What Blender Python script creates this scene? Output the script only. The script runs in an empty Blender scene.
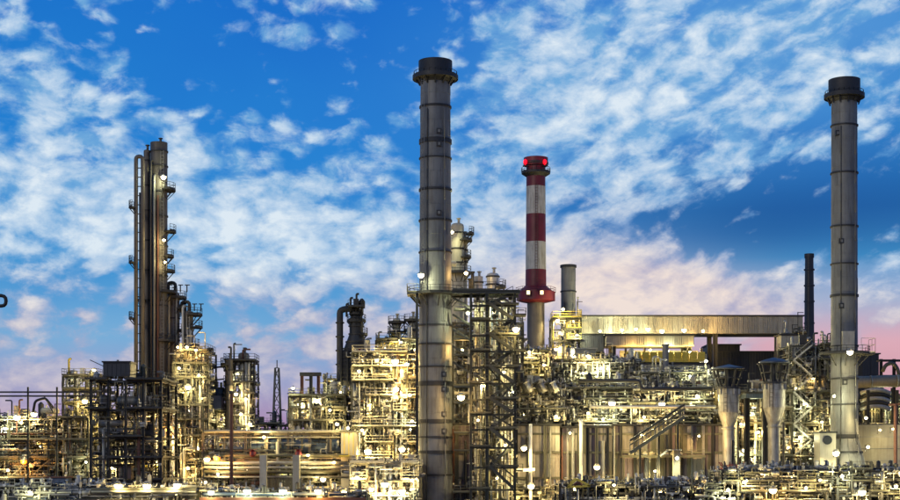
import bpy, math, random
from mathutils import Vector, Quaternion
random.seed(7)
PI = math.pi
SC = bpy.context.scene
COL = SC.collection

# ------------------------------------------------------------------ camera
FOC = 1500.0          # focal length in pixels of the 900 px wide photograph
CAMZ = 12.0           # the picture is taken from a low rise
HOR = 462.0           # row of the horizon in the photograph
cam_d = bpy.data.cameras.new("camera")
cam = bpy.data.objects.new("camera", cam_d)
COL.objects.link(cam)
cam.location = (0, 0, CAMZ)
cam.rotation_euler = (PI / 2, 0, 0)
cam_d.sensor_width = 36
cam_d.lens = 36 * FOC / 900
cam_d.shift_y = (HOR - 250) / 900
cam_d.clip_start = 0.5
cam_d.clip_end = 20000
SC.camera = cam

# ------------------------------------------------------------------ node helper
class NT:
    def __init__(s, tree):
        s.t = tree
        s.n = tree.nodes
        s.l = tree.links
    def new(s, typ, **kw):
        nd = s.n.new(typ)
        for k, v in kw.items():
            setattr(nd, k, v)
        return nd
    def put(s, sock, val):
        if isinstance(val, bpy.types.NodeSocket):
            s.l.new(val, sock)
        elif val is not None:
            sock.default_value = val
    def math(s, op, a, b=None, c=None, clamp=False):
        nd = s.new("ShaderNodeMath", operation=op, use_clamp=clamp)
        s.put(nd.inputs[0], a)
        s.put(nd.inputs[1], b)
        s.put(nd.inputs[2], c)
        return nd.outputs[0]
    def mix(s, f, a, b, mode='MIX'):
        nd = s.new("ShaderNodeMix", data_type='RGBA', blend_type=mode)
        s.put(nd.inputs[0], f)
        s.put(nd.inputs[6], a if isinstance(a, bpy.types.NodeSocket) else (*a, 1) if len(a) == 3 else a)
        s.put(nd.inputs[7], b if isinstance(b, bpy.types.NodeSocket) else (*b, 1) if len(b) == 3 else b)
        return nd.outputs[2]
    def ramp(s, f, lo, hi, smooth=True):
        nd = s.new("ShaderNodeMapRange")
        nd.interpolation_type = 'SMOOTHSTEP' if smooth else 'LINEAR'
        s.put(nd.inputs[0], f)
        nd.inputs[1].default_value = lo
        nd.inputs[2].default_value = hi
        return nd.outputs[0]
    def noise(s, vec, scale, detail=4, rough=0.5, dist=0.0):
        nd = s.new("ShaderNodeTexNoise")
        if vec is not None:
            s.put(nd.inputs['Vector'], vec)
        nd.inputs['Scale'].default_value = scale
        nd.inputs['Detail'].default_value = detail
        nd.inputs['Roughness'].default_value = rough
        nd.inputs['Distortion'].default_value = dist
        return nd.outputs[0]
    def vec(s, x, y, z):
        nd = s.new("ShaderNodeCombineXYZ")
        s.put(nd.inputs[0], x); s.put(nd.inputs[1], y); s.put(nd.inputs[2], z)
        return nd.outputs[0]

def lin(r, g, b):
    f = lambda c: (c / 255 / 12.92) if c / 255 <= 0.04045 else ((c / 255 + 0.055) / 1.055) ** 2.4
    return (f(r), f(g), f(b))

# ------------------------------------------------------------------ sky
W = bpy.data.worlds.new("World")
SC.world = W
W.use_nodes = True
w = NT(W.node_tree)
w.n.clear()
SUN_EL, SUN_AZ = math.radians(4), math.radians(215)
tc = w.new("ShaderNodeTexCoord")
sep = w.new("ShaderNodeSeparateXYZ")
w.l.new(tc.outputs['Generated'], sep.inputs[0])
az = w.math('ARCTAN2', sep.outputs[0], sep.outputs[1])        # bearing, 0 straight ahead
el = w.math('ARCSINE', sep.outputs[2])                         # height above the horizon
K = 1500.0
def U(px): return math.atan((px - 450) / K)
def V(py): return math.atan((HOR - py) / K)
def blob(px, py, rx, ry, rot=0.0):
    dx = w.math('SUBTRACT', az, U(px)); dy = w.math('SUBTRACT', el, V(py))
    c, s_ = math.cos(rot), math.sin(rot)
    a = w.math('MULTIPLY_ADD', dx, c * K / rx, w.math('MULTIPLY', dy, s_ * K / rx))
    b = w.math('MULTIPLY_ADD', dy, c * K / ry, w.math('MULTIPLY', dx, -s_ * K / ry))
    r2 = w.math('ADD', w.math('MULTIPLY', a, a), w.math('MULTIPLY', b, b))
    return w.math('POWER', 2.718, w.math('MULTIPLY', r2, -1.0))
def blobs(lst, base):
    acc = base
    for (px, py, rx, ry, rot, amt) in lst:
        acc = w.math('MULTIPLY_ADD', blob(px, py, rx, ry, math.radians(rot)), amt, acc)
    return acc
# clear air: deep blue aloft, paler then lavender and rose at the horizon
def grad(stops, f):
    nd = w.new("ShaderNodeValToRGB")
    cr = nd.color_ramp
    while len(cr.elements) > 1:
        cr.elements.remove(cr.elements[-1])
    cr.elements[0].position = stops[0][0]; cr.elements[0].color = (*stops[0][1], 1)
    for p, c in stops[1:]:
        e = cr.elements.new(p); e.color = (*c, 1)
    w.put(nd.inputs[0], f)
    return nd.outputs[0]
h = w.math('DIVIDE', el, 0.5, clamp=True)
def hp(py): return V(py) / 0.5
left = grad([(0, lin(176, 134, 168)), (hp(420), lin(172, 142, 180)), (hp(385), lin(156, 162, 202)), (hp(340), lin(118, 172, 216)),
             (hp(270), lin(58, 150, 212)), (hp(160), lin(28, 132, 212)), (hp(0), lin(14, 112, 204)), (1, lin(10, 70, 150))], h)
right = grad([(0, lin(232, 158, 165)), (hp(400), lin(228, 160, 168)), (hp(345), lin(218, 168, 184)), (hp(305), lin(160, 176, 208)),
              (hp(262), lin(54, 138, 196)), (hp(215), lin(6, 96, 168)), (hp(120), lin(24, 124, 202)), (hp(0), lin(28, 122, 208)), (1, lin(10, 70, 150))], h)
air = w.mix(w.ramp(az, U(330), U(800)), left, right)
big = w.noise(w.vec(w.math('MULTIPLY', az, 1.0), w.math('MULTIPLY', el, 1.6), 3.1), 5, 3, 0.5)
air = w.mix(w.math('MULTIPLY', blob(740, 60, 220, 85, math.radians(8)), 0.55), air, lin(120, 180, 226))
air = w.mix(w.math('MULTIPLY', blob(600, 300, 120, 42), 0.75), air, lin(232, 214, 214))
air = w.mix(w.math('MULTIPLY', blob(790, 228, 150, 34, math.radians(3)), 0.7), air, lin(4, 84, 156))
air = w.mix(w.ramp(big, 0.35, 0.7), air, w.mix(1.0, air, (0.72, 0.86, 0.97), 'MULTIPLY'))
# cloud cover by bearing and height: where the fields of cloud and the clear gaps are
cover = blobs([
    (60, 190, 110, 60, 0, .20), (200, 215, 120, 45, -20, .22), (330, 215, 90, 40, -15, .20), (260, 250, 170, 40, 0, .16),
    (30, 250, 70, 60, 0, .14), (30, 85, 70, 30, 0, .17), (20, 30, 50, 20, 0, .12), (100, 110, 60, 30, 0, .08), (385, 150, 40, 24, 0, .10),
    (320, 20, 38, 40, 0, .09), (250, 120, 70, 25, 0, .05), (300, 90, 90, 30, 0, -.16), (180, 50, 120, 40, 0, -.22),
    (400, 60, 60, 60, 0, -.10), (520, 110, 60, 60, 0, .08), (610, 100, 90, 70, 20, .15), (700, 90, 130, 60, 20, .12),
    (830, 70, 110, 70, 25, .16), (640, 30, 150, 40, 10, .10), (580, 200, 120, 60, 0, .16), (690, 170, 80, 30, 15, .08),
    (790, 225, 150, 36, 0, -.34), (650, 265, 55, 25, 0, -.05), (600, 285, 110, 45, 0, .44), (720, 300, 130, 26, 0, .24),
    (480, 250, 60, 60, 0, .14), (330, 265, 110, 40, 0, .10), (560, 60, 60, 60, 0, .05), (640, 225, 40, 16, 0, .08), (880, 190, 60, 20, 0, -.06), (110, 340, 170, 36, 0, .02),
    (50, 388, 120, 20, 0, .30), (240, 362, 90, 18, 0, .22), (340, 330, 90, 40, 0, .10), (480, 20, 50, 30, 0, -.04),
    (150, 300, 140, 20, 0, -.03), (870, 270, 80, 26, 0, .04),
], 0.0)
cvec = w.vec(az, w.math('MULTIPLY', el, 1.6), 0.0)
warp = w.new("ShaderNodeTexNoise"); w.put(warp.inputs['Vector'], cvec); warp.inputs['Scale'].default_value = 18; warp.inputs['Detail'].default_value = 2
wv = w.new("ShaderNodeVectorMath", operation='MULTIPLY_ADD')
w.l.new(warp.outputs[1], wv.inputs[0]); wv.inputs[1].default_value = (.022, .022, 0); w.l.new(cvec, wv.inputs[2])
def puffs(vec, scale, k=.16):
    a = w.noise(vec, scale, 8, 0.58, 0.0)
    vo = w.new("ShaderNodeTexVoronoi"); vo.feature = 'SMOOTH_F1'; vo.inputs['Scale'].default_value = scale * 2.2; vo.inputs['Smoothness'].default_value = .6
    jit = w.new("ShaderNodeVectorMath", operation='MULTIPLY_ADD')
    jn = w.new("ShaderNodeTexNoise"); w.put(jn.inputs['Vector'], vec); jn.inputs['Scale'].default_value = scale * 3; jn.inputs['Detail'].default_value = 4
    w.l.new(jn.outputs[1], jit.inputs[0]); jit.inputs[1].default_value = (.014, .014, 0); w.put(jit.inputs[2], vec)
    w.l.new(jit.outputs[0], vo.inputs['Vector'])
    return w.math('MULTIPLY_ADD', w.math('SUBTRACT', .55, vo.outputs['Distance']), k * 2, a)
n1 = puffs(wv.outputs[0], 25, .24)
rp = w.new("ShaderNodeMapping"); rp.vector_type = 'TEXTURE'; rp.inputs['Rotation'].default_value = (0, 0, math.radians(48)); rp.inputs['Scale'].default_value = (1.7, .85, 1)
w.l.new(wv.outputs[0], rp.inputs[0])
n2 = puffs(rp.outputs[0], 26, .22)
rip = w.ramp(az, U(430), U(600))
dens = w.math('MULTIPLY_ADD', rip, w.math('SUBTRACT', n2, n1), n1)
d = w.math('ADD', dens, cover)
fine = w.noise(wv.outputs[0], 75, 6, 0.62)
cloud = w.ramp(w.math('MULTIPLY_ADD', fine, .34, w.math('SUBTRACT', d, .17)), 0.45, 0.74)
mid = w.noise(wv.outputs[0], 32, 5, 0.6)
shade = w.math('ADD', w.math('MULTIPLY_ADD', w.ramp(d, 0.54, 1.1), .8, w.math('MULTIPLY_ADD', mid, 1.9, -.85)), w.math('MULTIPLY_ADD', fine, 1.5, -0.75), clamp=True)
ccol_hi = w.mix(shade, lin(112, 170, 220), lin(228, 239, 247))
ccol_lo = w.mix(shade, lin(176, 172, 200), lin(244, 226, 216))
warmth = w.math('ADD', w.ramp(el, V(250), V(350)), w.math('MULTIPLY', blob(620, 285, 150, 60), 0.95), clamp=True)
ccol = w.mix(warmth, ccol_hi, ccol_lo)
sky = w.mix(w.math('MULTIPLY', cloud, w.math('MULTIPLY_ADD', w.ramp(el, V(430), V(290)), 0.53, 0.40)), air, ccol)
# below the horizon: dull ground light
sky = w.mix(w.ramp(el, -0.02, 0.0), (0.03, 0.03, 0.03), sky)
nish = w.new("ShaderNodeTexSky"); nish.sky_type = 'NISHITA'; nish.sun_disc = False
nish.sun_elevation = SUN_EL; nish.sun_rotation = SUN_AZ
bg1 = w.new("ShaderNodeBackground"); w.l.new(sky, bg1.inputs[0]); bg1.inputs[1].default_value = 0.98
bg2 = w.new("ShaderNodeBackground"); w.l.new(nish.outputs[0], bg2.inputs[0]); bg2.inputs[1].default_value = 0.006
ad = w.new("ShaderNodeAddShader"); w.l.new(bg1.outputs[0], ad.inputs[0]); w.l.new(bg2.outputs[0], ad.inputs[1])
wo = w.new("ShaderNodeOutputWorld"); w.l.new(ad.outputs[0], wo.inputs[0])

# ------------------------------------------------------------------ sun (the last weak light of dusk) and exposure
sd = bpy.data.lights.new("sun", 'SUN'); sd.energy = 0.7; sd.angle = math.radians(12); sd.color = (1.0, 0.88, 0.70)
so = bpy.data.objects.new("sun", sd); COL.objects.link(so)
dirv = Vector((math.sin(SUN_AZ) * math.cos(0.35), math.cos(SUN_AZ) * math.cos(0.35), math.sin(0.35)))
so.rotation_euler = (-dirv).to_track_quat('-Z', 'Y').to_euler()
SC.view_settings.view_transform = 'Standard'
SC.view_settings.look = 'None'
SC.view_settings.exposure = 0.0
SC.view_settings.gamma = 1.0
SC.render.engine = 'CYCLES'
SC.cycles.max_bounces = 4
SC.cycles.diffuse_bounces = 2
SC.cycles.glossy_bounces = 2
SC.cycles.transmission_bounces = 2
SC.cycles.use_denoising = True
SC.cycles.sample_clamp_indirect = 4.0
SC.cycles.caustics_reflective = False
SC.cycles.caustics_refractive = False
LAMP_GAIN = 1.2

# ------------------------------------------------------------------ materials
def metal(name, col, rough=0.5, metallic=0.0, var=0.25, streak=0.3, dirt=(0.05, 0.04, 0.03), scale=0.6, rnd=0.25, rust=0.0):
    m = bpy.data.materials.new(name); m.use_nodes = True
    t = NT(m.node_tree); b = t.n['Principled BSDF']
    g = t.new("ShaderNodeNewGeometry")
    sp = t.new("ShaderNodeSeparateXYZ"); t.l.new(g.outputs['Position'], sp.inputs[0])
    n = t.noise(g.outputs['Position'], scale, 6, 0.6)
    st = t.noise(t.vec(sp.outputs[0], sp.outputs[1], t.math('MULTIPLY', sp.outputs[2], 0.09)), 2.6, 5, 0.6)
    c = t.mix(t.math('MULTIPLY', t.ramp(n, 0.35, 0.75), var), col, [x * 0.45 for x in col])
    c = t.mix(t.math('MULTIPLY', t.ramp(st, 0.46, 0.72), streak), c, dirt)
    if rust:
        n3 = t.noise(g.outputs['Position'], 1.7, 7, 0.65)
        c = t.mix(t.math('MULTIPLY', t.ramp(n3, 0.52, 0.68), rust), c, (0.16, 0.06, 0.025))
    if rnd:
        oi = t.new("ShaderNodeObjectInfo")
        c = t.mix(1.0, c, t.mix(oi.outputs['Random'], (1 - rnd,) * 3, (1 + rnd, 1 + rnd * .9, 1 + rnd * .8)), 'MULTIPLY')
    t.l.new(c, b.inputs['Base Color'])
    t.put(b.inputs['Roughness'], t.math('MULTIPLY_ADD', n, 0.3, rough - 0.15))
    b.inputs['Metallic'].default_value = metallic
    bp = t.new("ShaderNodeBump"); bp.inputs['Strength'].default_value = 0.25; bp.inputs['Distance'].default_value = 0.05
    t.l.new(t.noise(g.outputs['Position'], 5, 4, 0.6), bp.inputs['Height']); t.l.new(bp.outputs[0], b.inputs['Normal'])
    return m
def glow(name, col, strength):
    m = bpy.data.materials.new(name); m.use_nodes = True
    b = m.node_tree.nodes['Principled BSDF']
    b.inputs['Base Color'].default_value = (.5 * col[0], .5 * col[1], .5 * col[2], 1)
    b.inputs['Emission Color'].default_value = (*col, 1)
    b.inputs['Emission Strength'].default_value = strength
    m.cycles.emission_sampling = 'NONE'
    return m
M = {
    'stack': metal('stack_steel', (0.175, 0.18, 0.175), 0.55, 0.15, 0.45, 0.55, (0.075, 0.065, 0.055), 0.30, 0.10),
    'stackdk': metal('dark_steel_band', (0.028, 0.03, 0.034), 0.6, 0.2, 0.3, 0.2, rnd=0.1),
    'galv': metal('galvanised_steel', (0.30, 0.30, 0.27), 0.45, 0.35, 0.35, 0.35, (0.14, 0.11, 0.08)),
    'alu': metal('aluminium_cladding', (0.46, 0.46, 0.42), 0.42, 0.4, 0.35, 0.5, (0.22, 0.19, 0.15)),
    'cream': metal('cream_paint', (0.50, 0.46, 0.34), 0.5, 0.0, 0.3, 0.3, (0.2, 0.15, 0.09)),
    'white': metal('white_paint', (0.70, 0.69, 0.63), 0.45, 0.0, 0.2, 0.25, (0.3, 0.25, 0.18)),
    'dark': metal('dark_structural_steel', (0.03, 0.031, 0.03), 0.6, 0.1, 0.3, 0.2, (0.05, 0.03, 0.02), rnd=0.35),
    'olive': metal('olive_structural_steel', (0.11, 0.11, 0.075), 0.6, 0.1, 0.4, 0.3, rnd=0.35, rust=0.2),
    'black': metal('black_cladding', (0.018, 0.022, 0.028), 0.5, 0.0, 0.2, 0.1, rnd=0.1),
    'brown': metal('brown_column_steel', (0.13, 0.115, 0.095), 0.55, 0.2, 0.35, 0.35, (0.04, 0.03, 0.02), rnd=0.2),
    'rust': metal('rusty_steel', (0.14, 0.06, 0.04), 0.8, 0.0, 0.5, 0.4, rnd=0.25),
    'bluegrey': metal('blue_grey_paint', (0.10, 0.14, 0.20), 0.45, 0.1, 0.25, 0.2, rnd=0.15),
    'red': metal('red_paint', (0.15, 0.009, 0.018), 0.5, 0.0, 0.55, 0.6, (0.1, 0.02, 0.02), rnd=0.08),
    'chwhite': metal('chimney_white_paint', (0.52, 0.50, 0.43), 0.55, 0.0, 0.45, 0.85, (0.22, 0.19, 0.15), rnd=0.05),
    'yellow': metal('yellow_paint', (0.66, 0.50, 0.06), 0.5, 0.0, 0.2, 0.2, rnd=0.1),
    'panel': metal('grey_brown_panel', (0.36, 0.325, 0.27), 0.6, 0.1, 0.4, 0.45, (0.09, 0.07, 0.06), rnd=0.30),
    'gallery': metal('beige_corrugated_sheet', (0.35, 0.335, 0.275), 0.55, 0.1, 0.3, 0.35, (0.14, 0.12, 0.09), rnd=0.12),
    'plum': metal('plum_grey_panel', (0.15, 0.115, 0.125), 0.6, 0.1, 0.4, 0.4, rnd=0.3),
    'duct': metal('tan_duct_cladding', (0.30, 0.24, 0.15), 0.5, 0.2, 0.3, 0.3, rnd=0.1),
    'bulb': glow('lamp_warm', (1.0, 0.86, 0.52), 14),
    'orange': glow('lamp_orange', (1.0, 0.22, 0.01), 2.6),
    'beacon': glow('beacon_red', (1.0, 0.004, 0.02), 1.6),
    'window': glow('lit_window', (1.0, 0.80, 0.42), 2.2),
    'hopper': metal('weathered_hopper_steel', (0.36, 0.35, 0.31), 0.5, 0.25, 0.5, 0.75, (0.11, 0.09, 0.07), 0.9, rnd=0.1, rust=0.25),
    'tower': metal('grey_stair_steel', (0.045, 0.05, 0.042), 0.6, 0.1, 0.4, 0.3, rnd=0.35),
    'blue': metal('blue_roof_paint', (0.03, 0.05, 0.085), 0.45, 0.1, 0.2, 0.2, rnd=0.1),
}
gm = bpy.data.materials.new("ground_gravel"); gm.use_nodes = True
t = NT(gm.node_tree); g = t.new("ShaderNodeNewGeometry")
t.l.new(t.mix(t.ramp(t.noise(g.outputs['Position'], 0.05, 8, 0.6), 0.35, 0.65), (0.07, 0.065, 0.055), (0.16, 0.15, 0.13)), t.n['Principled BSDF'].inputs['Base Color'])
t.n['Principled BSDF'].inputs['Roughness'].default_value = 0.9
bp = t.new("ShaderNodeBump"); bp.inputs['Strength'].default_value = 0.6; t.l.new(t.noise(g.outputs['Position'], 3, 5, 0.7), bp.inputs['Height']); t.l.new(bp.outputs[0], t.n['Principled BSDF'].inputs['Normal'])

# ------------------------------------------------------------------ geometry helpers
BASE = {}
def base_of(o): return BASE.get(o.name, Vector((0, 0, 0))) if o is not None else Vector((0, 0, 0))
def tag(o, label=None, cat=None, group=None, kind=None):
    if label: o['label'] = label
    if cat: o['category'] = cat
    if group: o['group'] = group
    if kind: o['kind'] = kind
    return o
def thing(name, label, cat, loc, group=None):
    o = bpy.data.objects.new(name, None); o.empty_display_size = 0.5
    COL.objects.link(o); o.location = loc
    BASE[o.name] = Vector(loc)
    return tag(o, label, cat, group)
def link(name, me, parent):
    o = bpy.data.objects.new(name, me); COL.objects.link(o)
    if parent is not None:
        o.parent = parent; BASE[o.name] = base_of(parent)
    return o
def frame_of(dv):
    z = dv.normalized()
    a = Vector((0, 0, 1)) if abs(z.z) < 0.9 else Vector((1, 0, 0))
    x = a.cross(z).normalized()
    return x, z.cross(x)
class MB:
    def __init__(s): s.v = []; s.f = []; s.sm = []
    def box(s, x0, x1, y0, y1, z0, z1):
        b = len(s.v)
        s.v += [(x, y, z) for z in (z0, z1) for y in (y0, y1) for x in (x0, x1)]
        for q in ((0, 2, 3, 1), (4, 5, 7, 6), (0, 1, 5, 4), (2, 6, 7, 3), (0, 4, 6, 2), (1, 3, 7, 5)):
            s.f.append([b + i for i in q]); s.sm.append(False)
        return s
    def bar(s, p0, p1, wd, ht=None):
        p0, p1 = Vector(p0), Vector(p1); x, y = frame_of(p1 - p0); ht = ht or wd
        b = len(s.v)
        for p in (p0, p1):
            for (i, j) in ((-1, -1), (1, -1), (1, 1), (-1, 1)):
                s.v.append(tuple(p + x * i * wd / 2 + y * j * ht / 2))
        for q in ((3, 2, 1, 0), (4, 5, 6, 7), (0, 1, 5, 4), (1, 2, 6, 5), (2, 3, 7, 6), (3, 0, 4, 7)):
            s.f.append([b + i for i in q]); s.sm.append(False)
        return s
    def cyl(s, p0, p1, r0, r1=None, n=8, caps=True):
        p0, p1 = Vector(p0), Vector(p1); x, y = frame_of(p1 - p0); r1 = r0 if r1 is None else r1
        b = len(s.v)
        for p, r in ((p0, r0), (p1, r1)):
            for k in range(n):
                a = 2 * PI * k / n
                s.v.append(tuple(p + (x * math.cos(a) + y * math.sin(a)) * r))
        for k in range(n):
            s.f.append([b + k, b + (k + 1) % n, b + n + (k + 1) % n, b + n + k]); s.sm.append(True)
        if caps:
            s.f.append([b + n - 1 - k for k in range(n)]); s.sm.append(False)
            s.f.append([b + n + k for k in range(n)]); s.sm.append(False)
        return s
    def lathe(s, cx, cy, prof, n=24, caps=True):
        for (r0, z0), (r1, z1) in zip(prof, prof[1:]):
            if abs(r0 - r1) < 1e-6 and abs(z0 - z1) < 1e-6: continue
            b = len(s.v)
            for r, z in ((r0, z0), (r1, z1)):
                for k in range(n):
                    a = 2 * PI * k / n
                    s.v.append((cx + r * math.cos(a), cy + r * math.sin(a), z))
            for k in range(n):
                s.f.append([b + k, b + (k + 1) % n, b + n + (k + 1) % n, b + n + k]); s.sm.append(True)
        if caps:
            for (r, z), up in ((prof[0], False), (prof[-1], True)):
                if r > 1e-4:
                    b = len(s.v)
                    s.v += [(cx + r * math.cos(2 * PI * k / n), cy + r * math.sin(2 * PI * k / n), z) for k in range(n)]
                    q = [b + k for k in range(n)]
                    s.f.append(q if up else q[::-1]); s.sm.append(False)
        return s
    def tube(s, pts, r, n=8, bend=None):
        pts = [Vector(p) for p in pts]
        bend = bend or r * 2.2
        out = [pts[0]]
        for a, p, c in zip(pts, pts[1:], pts[2:]):
            u, v_ = (a - p), (c - p)
            if u.length < 1e-4 or v_.length < 1e-4: continue
            q = min(bend, u.length * 0.45, v_.length * 0.45)
            A, B = p + u.normalized() * q, p + v_.normalized() * q
            for k in (0, .33, .67, 1):
                out.append(A * (1 - k) ** 2 + p * 2 * k * (1 - k) + B * k * k)
        out.append(pts[-1])
        ps = [out[0]]
        for p in out[1:]:
            if (p - ps[-1]).length > 1e-4: ps.append(p)
        if len(ps) < 2: return s
        b = len(s.v)
        x, _ = frame_of(ps[1] - ps[0])
        for i, p in enumerate(ps):
            dv = ((ps[min(i + 1, len(ps) - 1)] - p).normalized() + (p - ps[max(i - 1, 0)]).normalized())
            if dv.length < 1e-5: dv = ps[min(i + 1, len(ps) - 1)] - ps[max(i - 1, 0)]
            dv.normalize()
            x = (x - dv * x.dot(dv))
            x = x.normalized() if x.length > 1e-4 else frame_of(dv)[0]
            y = dv.cross(x)
            for k in range(n):
                a = 2 * PI * k / n
                s.v.append(tuple(p + (x * math.cos(a) + y * math.sin(a)) * r))
        for i in range(len(ps) - 1):
            for k in range(n):
                s.f.append([b + i * n + k, b + i * n + (k + 1) % n, b + (i + 1) * n + (k + 1) % n, b + (i + 1) * n + k]); s.sm.append(True)
        s.f.append([b + n - 1 - k for k in range(n)]); s.sm.append(False)
        e = b + (len(ps) - 1) * n
        s.f.append([e + k for k in range(n)]); s.sm.append(False)
        return s
    def build(s, name, mat, parent=None, **kw):
        B = base_of(parent)
        me = bpy.data.meshes.new(name)
        me.from_pydata([(x - B.x, y - B.y, z - B.z) for x, y, z in s.v], [], s.f)
        me.polygons.foreach_set('use_smooth', s.sm)
        me.materials.append(M[mat] if isinstance(mat, str) else mat)
        o = link(name, me, parent)
        return tag(o, **kw)
UNIT = {}
def unit_mesh(kind, mat):
    k = (kind, mat)
    if k in UNIT: return UNIT[k]
    m = MB()
    if kind == 'box':
        m.box(-.5, .5, -.5, .5, 0, 1)
    elif kind == 'rod':
        m.cyl((0, 0, 0), (0, 0, 1), 1, n=10)
    elif kind == 'ibeam':      # H section along z
        o = [(-.5, -.5), (.5, -.5), (.5, -.34), (.1, -.34), (.1, .34), (.5, .34), (.5, .5), (-.5, .5), (-.5, .34), (-.1, .34), (-.1, -.34), (-.5, -.34)]
        m.v = [(x, y, 0) for x, y in o] + [(x, y, 1) for x, y in o]
        for i in range(12):
            m.f.append([i, (i + 1) % 12, 12 + (i + 1) % 12, 12 + i]); m.sm.append(False)
        m.f += [list(range(11, -1, -1)), list(range(12, 24))]; m.sm += [False, False]
    elif kind == 'flange':
        m.cyl((0, 0, -.5), (0, 0, .5), 1, n=12)
    me = bpy.data.meshes.new(kind)
    me.from_pydata(m.v, [], m.f); me.polygons.foreach_set('use_smooth', m.sm); me.materials.append(M[mat])
    UNIT[k] = me
    return me
def member(name, p0, p1, wd, mat, parent, kind='ibeam', ht=None):
    p0, p1 = Vector(p0), Vector(p1)
    o = link(name, unit_mesh(kind, mat), parent)
    dv = p1 - p0
    o.location = p0 - base_of(parent)
    x, y = frame_of(dv)
    from mathutils import Matrix
    o.rotation_euler = Matrix((x, y, dv.normalized())).transposed().to_euler()
    o.scale = (wd, ht or wd, dv.length)
    return o
# photograph pixel + distance -> metres
def X(px, Y): return (px - 450) * Y / FOC
def Z(py, Y): return CAMZ + (HOR - py) * Y / FOC
R = random.Random(11)

def railing_mb(mb, pts, z, hgt=1.1, step=1.6, r=0.04):
    for a, b in zip(pts, pts[1:]):
        a = Vector((a[0], a[1], z)); b = Vector((b[0], b[1], z)); L = (b - a).length
        for hh in (hgt, hgt * 0.55):
            mb.bar(a + Vector((0, 0, hh)), b + Vector((0, 0, hh)), r * 1.6)
        mb.bar(a + Vector((0, 0, 0.1)), b + Vector((0, 0, 0.1)), 0.03, 0.2)
        k = max(1, int(L / step))
        for i in range(k + 1):
            p = a + (b - a) * (i / k)
            mb.bar(p, p + Vector((0, 0, hgt)), r * 1.5)
    return mb
def railing(pts, z, parent, mat='galv', hgt=1.1):
    return railing_mb(MB(), pts, z, hgt).build('railing', mat, parent)
def ladder(x, y, z0, z1, parent, mat='galv', cage=True):
    m = MB()
    for s_ in (-.25, .25):
        m.bar((x + s_, y, z0), (x + s_, y, z1), .07)
    k = int((z1 - z0) / 0.6)
    for i in range(k):
        zz = z0 + (i + .5) * (z1 - z0) / k
        m.bar((x - .25, y, zz), (x + .25, y, zz), .05)
    if cage:
        for i in range(int((z1 - z0) / 1.5)):
            zz = z0 + 2 + i * 1.5
            if zz > z1: break
            m.bar((x - .4, y, zz), (x - .4, y - .6, zz), .06); m.bar((x + .4, y, zz), (x + .4, y - .6, zz), .06); m.bar((x - .4, y - .6, zz), (x + .4, y - .6, zz), .06)
        for s_ in (-.4, .4):
            m.bar((x + s_, y - .6, z0 + 2), (x + s_, y - .6, z1), .05)
    return m.build('ladder', mat, parent)
def ring_platform(cx, cy, r_in, r_out, z, parent, mat='dark', a0=0, a1=360, rail=True, thick=0.25):
    """a walkway round a column, over part of the circle"""
    m = MB(); n = max(4, int(abs(a1 - a0) / 20)); b = 0
    A = [math.radians(a0 + (a1 - a0) * i / n) for i in range(n + 1)]
    for i in range(n + 1):
        for r, zz in ((r_in, z - thick), (r_out, z - thick), (r_out, z), (r_in, z)):
            m.v.append((cx + r * math.cos(A[i]), cy + r * math.sin(A[i]), zz))
    for i in range(n):
        p, q = i * 4, i * 4 + 4
        for k in range(4):
            m.f.append([p + k, p + (k + 1) % 4, q + (k + 1) % 4, q + k]); m.sm.append(False)
    m.f.append([3, 2, 1, 0]); m.f.append([n * 4 + k for k in range(4)]); m.sm += [False, False]
    for i in range(0, n + 1, 2):   # brackets
        c, s_ = math.cos(A[i]), math.sin(A[i])
        m.bar((cx + r_in * c, cy + r_in * s_, z - thick - (r_out - r_in)), (cx + (r_out - .1) * c, cy + (r_out - .1) * s_, z - thick), .12)
    pl = m.build('platform', mat, parent)
    if rail:
        railing([(cx + (r_out - .06) * math.cos(a), cy + (r_out - .06) * math.sin(a)) for a in A], z, pl, mat)
    return pl
def rand_mat(r=R, pal=None):
    pal = pal or (('alu', 5), ('galv', 5), ('cream', 4), ('olive', 2), ('dark', 2), ('white', 1), ('rust', .5), ('yellow', .25), ('bluegrey', .4))
    t_ = sum(b for a, b in pal); x = r.random() * t_
    for a, b in pal:
        x -= b
        if x <= 0: return a
    return pal[0][0]

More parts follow.
